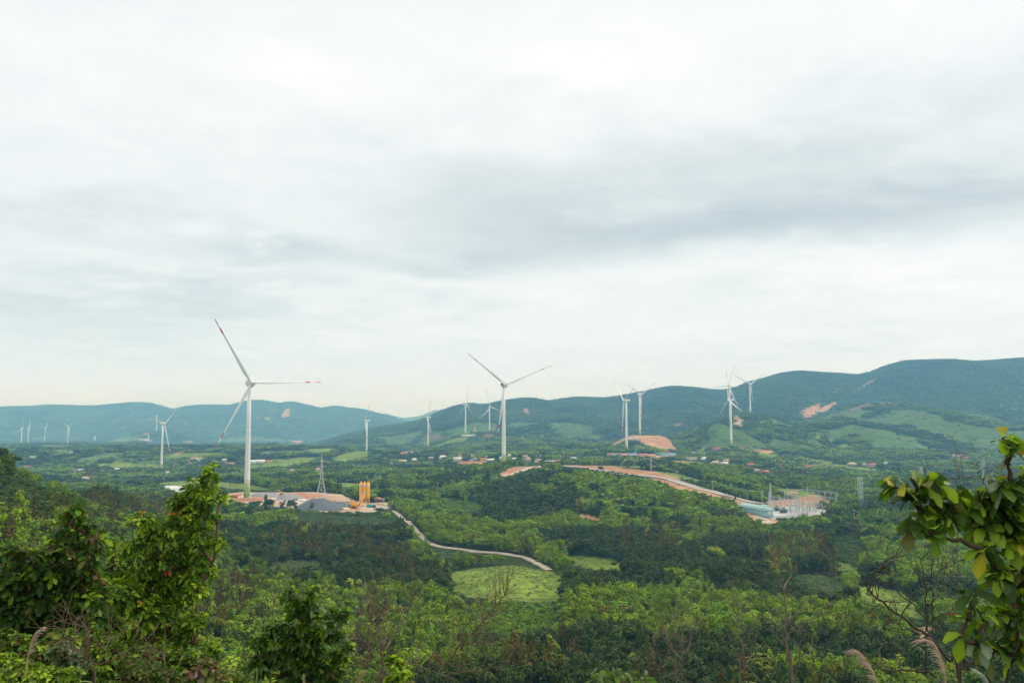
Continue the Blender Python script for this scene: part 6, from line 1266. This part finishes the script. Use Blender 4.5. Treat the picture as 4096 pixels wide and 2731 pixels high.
bare('bare_tree', 'second slender pale leafless tree, right of the candelabra one', 'bare tree', 16, [
    (C7([(1790,1600),(1820,1480),(1830,1410),(1800,1250),(1770,1150),(1760,1030),(1740,950),(1730,880)]), 5.5), (C7([(1830,1410),(1880,1330),(1910,1200),(1960,1110),(2000,1080)]), 4), (C7([(1760,1040),(1800,1000),(1830,960)]), 2.5), (C7([(1840,1430),(1900,1500),(1960,1560)]), 3),
    (C7([(1800,1380),(1750,1300)]), 2.5), (C7([(1910,1200),(1890,1180)]), 2), (C7([(1960,1110),(1890,1040),(1840,990)]), 2.2)], 34, M_TWIGP, 5)
bare('bare_tree', 'straight pale leafless tree with thin rising side branches', 'bare tree', 13, [
    (C8([(190,1600),(150,1400),(145,1250),(140,1080),(130,900),(110,790),(70,700),(40,600),(0,490)]), 8), (C8([(130,830),(170,740),(230,640),(310,560),(360,490)]), 3.5), (C8([(145,870),(235,790)]), 2.5), (C8([(135,1160),(60,1090),(0,1040)]), 3),
    (C8([(150,1200),(210,1140),(300,1090),(430,1010)]), 3), (C8([(150,1300),(60,1190),(0,1140)]), 3), (C8([(200,1600),(240,1380),(260,1200),(280,1090)]), 5), (C8([(240,1380),(340,1330),(400,1200)]), 2.5), (C8([(135,1060),(200,1040),(260,980),(290,930)]), 2.5), (C8([(60,620),(75,560),(110,480)]), 2.5), (C8([(135,1060),(80,1020),(50,960)]), 2)], 35, M_TWIGP, 6)
bare('bare_tree', 'dark crooked leafless tree with curling branches, left of the big-leaved tree', 'bare tree', 8.2, [
    (C8([(1500,1600),(1420,1400),(1310,1260),(1270,1210),(1150,1130),(1030,1040),(930,960),(820,870),(800,780),(830,700),(880,690),(920,620),(1010,560),(1080,500),(1140,455)]), 11), (C8([(1250,1480),(1230,1400),(1235,1270),(1240,1120),(1245,980),(1230,800),(1210,660),(1180,570)]), 7),
    (C8([(1290,1240),(1285,1100),(1290,980),(1290,880),(1280,760),(1290,610),(1250,590)]), 5), (C8([(1250,960),(1300,920),(1390,790),(1440,740),(1480,690)]), 5), (C8([(1210,1180),(1110,1150),(1030,1120),(1080,980),(1160,850),(1250,750),(1350,680),(1540,600)]), 4.5), (C8([(1240,1080),(1150,960),(1040,880),(980,810),(900,790),(820,750)]), 4.5),
    (C8([(820,870),(780,860),(770,770)]), 4), (C8([(850,900),(880,930),(1070,925)]), 3), (C8([(1400,1580),(1330,1530),(1250,1480),(1060,1465),(930,1470),(800,1380),(700,1250),(650,1130),(660,1070)]), 9), (C8([(930,1470),(880,1380),(870,1300),(930,1240)]), 4), (C8([(1390,790),(1380,600)]), 3), (C8([(1060,1465),(1010,1400),(1040,1350),(1090,1320)]), 3),
    (C8([(1280,1110),(1330,1060),(1400,1160),(1480,1240),(1650,1310),(1800,1340)]), 3.5), (C8([(980,810),(950,700),(925,640)]), 2.5)], 36, M_TWIGD, 4, tl=.3)
bare('branch', 'long curved bare branch sweeping from the bottom to the big-leaved tree', 'branch', 7.6, [(C8([(1510,1600),(1560,1450),(1650,1390),(1800,1340),(1900,1380),(2010,1440)]), 8), (C8([(1800,1340),(1860,1270),(1900,1170)]), 3), (C8([(1560,1450),(1490,1300),(1500,1250)]), 2)], 37, M_TWIGD, 2, tl=.25)
bare('bare_sapling', 'tall thin bare sapling rising behind the dark glossy shrub', 'bare sapling', 12.5, [(C6([(110,1600),(120,1200),(130,1000),(140,820),(165,640),(175,550)]), 3.6), (C6([(165,700),(200,650)]), 1.5), (C6([(140,840),(95,790)]), 1.5), (C6([(120,1200),(60,1100),(20,1010)]), 2)], 38, M_TWIGP, 2, tl=.3)
bare('bare_bush', 'tangle of pale dead twigs in front of the tall glossy tree', 'bare bush', 8.3, [(C5([(735,1600),(740,1440),(690,1380),(640,1320),(540,1230),(470,1130)]), 7), (C5([(740,1440),(840,1400),(950,1340),(1050,1280),(1100,1200)]), 5), (C5([(690,1380),(700,1250),(680,1150),(650,1110)]), 4.5), (C5([(540,1230),(590,1180),(590,1090),(625,1040)]), 3),
    (C5([(740,1460),(680,1440),(560,1380),(500,1370)]), 3), (C5([(960,1600),(940,1540),(970,1440),(1000,1330)]), 3.5), (C5([(1000,1600),(1160,1500),(1220,1400),(1200,1300)]), 3.5), (C5([(1280,1600),(1290,1430),(1270,1340),(1210,1290),(1110,1180)]), 5), (C5([(1290,1430),(1290,1200),(1290,1060)]), 4), (C5([(840,1400),(830,1300),(860,1200),(880,1150)]), 2.5), (C5([(380,1580),(440,1400),(480,1250),(510,1150),(490,1060)]), 2.5)], 39, M_TWIG, 9, .0025, tl=.4, thin=.5)
bare('bare_sapling', 'thin bare stems standing in front of the far houses at the right', 'bare sapling', 7.4, [(C4([(1495,2300),(1490,1560),(1480,1260),(1450,1090),(1465,1030)]), 2.6), (C4([(1490,1300),(1460,1160),(1470,1100)]), 1.6), (C4([(1550,1900),(1545,1560),(1510,1230),(1480,1160)]), 2.2), (C4([(1545,1500),(1450,1400),(1420,1390)]), 1.4)], 40, M_TWIGP, 1, .0022, tl=.2)
bare('branch', 'dark bare twigs reaching up between the big leaves', 'branch', 7.2, [(C4([(1900,1750),(1800,1568),(1720,1470),(1640,1340)]), 4), (C4([(1560,1560),(1600,1450),(1625,1350),(1640,1270)]), 2), (C4([(1235,1500),(1230,1360),(1200,1250)]), 3), (C4([(1235,1400),(1245,1300),(1255,1205)]), 2.5), (C4([(1560,1560),(1700,1420),(1640,1390),(1430,1400)]), 1.6), (C4([(1600,1600),(1700,1560),(1830,1530)]), 1.8)], 41, M_TWIGD, 2, .0025, tl=.2)
# feathery reed plumes and long grass
M_PLUME = mat('pinkish_plume', (.58, .43, .32), .9, var=.2, vscale=8); M_STALK = mat('straw_stalk', (.40, .33, .16), .8); M_BLADE = mat('grass_blade', (.17, .26, .07), .6, var=.25, vscale=5)
def plume(pts, Y, hairs, hl, seed, label, side=-1, m=M_PLUME, sp=1.5):
    r = np.random.default_rng(seed); P = smooth_path(np.array([at(x, y, Y) for x, y in pts]), 8); B0 = np.array([P[0][0], Y, gz(P[0][0], Y)]); e = empty('reed', B0, label, 'reed', 'feathery reeds'); 
    mb = MB(); mb.tube(np.vstack([B0, P]), np.linspace(.005, .0016, len(P) + 1), 5); o = mb.build('stalk', M_STALK, e); o.data.transform(Matrix.Translation(-Vector(B0)))
    mb = MB(); n = len(P)
    for k in range(hairs):
        i = r.integers(int(n * .30), n); t = unit(P[min(i + 1, n - 1)] - P[max(i - 1, 0)]); a = P[i]; d = unit(t * r.uniform(.6, 1.3) + np.array([side * r.uniform(.25, sp), r.normal(0, .25), r.uniform(-.1, .5)])); l_ = hl * r.uniform(.4, 1.0)
        T = [a, a + d * l_ * .4, a + d * l_ * .75 - np.array([0, 0, .10 * l_]), a + d * l_ - np.array([0, 0, .28 * l_])]; mb.tube(T, [.0016, .0018, .0015, .0007], 3, False)
    o = mb.build('plume', m, e); o.data.transform(Matrix.Translation(-Vector(B0)))
plume(C8([(900,1800),(870,1640),(850,1540),(800,1430),(740,1350),(705,1330)]), 6.2, 90, .10, 51, 'pinkish feathery reed plume, left of two near the bottom right')
plume(C8([(1410,1760),(1395,1600),(1385,1450),(1340,1320),(1290,1250),(1230,1240)]), 6.0, 100, .10, 52, 'pinkish feathery reed plume, right of two, below the crooked bare tree')
plume(C8([(1790,1800),(1740,1600),(1700,1520),(1645,1475)]), 6.3, 60, .07, 53, 'thin whitish grass head at the bottom edge below the big-leaved tree', -1, mat('whitish_plume', (.5, .5, .42), .9), 1.0)
plume(C5([(190,1560),(215,1380),(250,1230),(265,1195),(300,1160)]), 7.5, 110, .10, 54, 'small straw plume in front of the dark tree at the left', 1, M_PLUME, .8)
plume(C6([(380,1760),(372,1600),(366,1530)]), 7.5, 40, .06, 55, 'small straw tuft at the bottom edge below the dark glossy shrub', 1, M_STALK, .5)
plume(C6([(740,1760),(770,1600),(800,1520)]), 9.5, 70, .14, 56, 'straw grass tuft left of the forked bare tree base', 1, M_STALK, .9)
def blades(lst, Y, label, w=.006):
    e = None; P0 = at(*lst[0][0], Y); B0 = np.array([P0[0], Y, gz(P0[0], Y)]); e = empty('grass_tuft', B0, label, 'grass tuft'); k = 0
    for pl in lst:
        P = smooth_path(np.array([at(x, y, Y + .05 * k) for x, y in pl]), 6); n = len(P); ww = np.sin(np.linspace(.5, math.pi, n)) * w; s = np.array([.7, .5, .5])
        V = np.stack([P - s * ww[:, None], P + np.array([0, 0, -.002]), P + s * ww[:, None]], 1).reshape(-1, 3) - B0
        idx_ = np.arange(n * 3).reshape(n, 3); Q = np.stack([idx_[:-1, :-1], idx_[:-1, 1:], idx_[1:, 1:], idx_[1:, :-1]], -1).reshape(-1, 4); mesh_np('blade', V, Q, M_BLADE, e, smooth=True); k += 1
blades([C5([(40,1640),(90,1540),(170,1480),(300,1445)]), C5([(30,1640),(70,1520),(110,1460),(150,1445)]), C5([(560,1640),(620,1560),(700,1555),(730,1570)]), C5([(120,1640),(160,1590),(240,1560),(300,1560)])], 7.0, 'arching long grass blades in the bottom left corner')
blades([C6([(-10,1640),(0,1560),(10,1480),(0,1440)]), C6([(20,1640),(25,1570),(45,1520)])], 7.6, 'yellow-green grass tips at the bottom edge left of the dark glossy shrub')
blades([C7([(900,1600),(870,1520),(830,1500),(770,1530)]), C7([(960,1600),(930,1530),(900,1490),(840,1500)]), C7([(940,1620),(1000,1540),(1080,1530),(1130,1560)])], 8.2, 'long arched leaves at the bottom edge, centre right', .016)
# grass and weeds on the near slope
r = np.random.default_rng(77); n = 9000; X_ = r.uniform(-9, 9, n); Y_ = r.uniform(2.0, 16, n); P_ = np.column_stack([X_, Y_, zn(X_, Y_)])
V, Q, T = leaves(P_, r.normal(0, .45, (n, 3)) + np.array([0, 0, 1]), r.normal(size=(n, 3)), r.uniform(.15, .5, n), r.uniform(.006, .014, n), np.array([MG, YG_, OL, DG])[r.integers(0, 4, n)], droop=.25, shape='lance', r=r)
gr = mesh_np('grass', V, Q, M_LEAFM, cols=T); gr['tint'] = [1.0, 1.0, 1.0]; tag(gr, 'rough grass on the near slope below the camera', 'grass', kind='stuff')

# ------------------------------------------------------------------ haze
hb = MB(); hb.box((0, 6500, 132), (26000, 13800, 556))
HZ = bpy.data.materials.new('haze_air'); HZ.use_nodes = True; t = HZ.node_tree; t.nodes.clear()
pv = t.nodes.new('ShaderNodeVolumePrincipled'); pv.inputs['Color'].default_value = (.25, .62, 1.0, 1); pv.inputs['Absorption Color'].default_value = (1, 1, 1, 1); pv.inputs['Density'].default_value = 1.35e-4; pv.inputs['Anisotropy'].default_value = 0.0
om = t.nodes.new('ShaderNodeOutputMaterial'); t.links.new(pv.outputs[0], om.inputs['Volume'])
hz = hb.build('haze', HZ); tag(hz, 'pale blue haze that thickens towards the mountains', 'haze', kind='stuff')
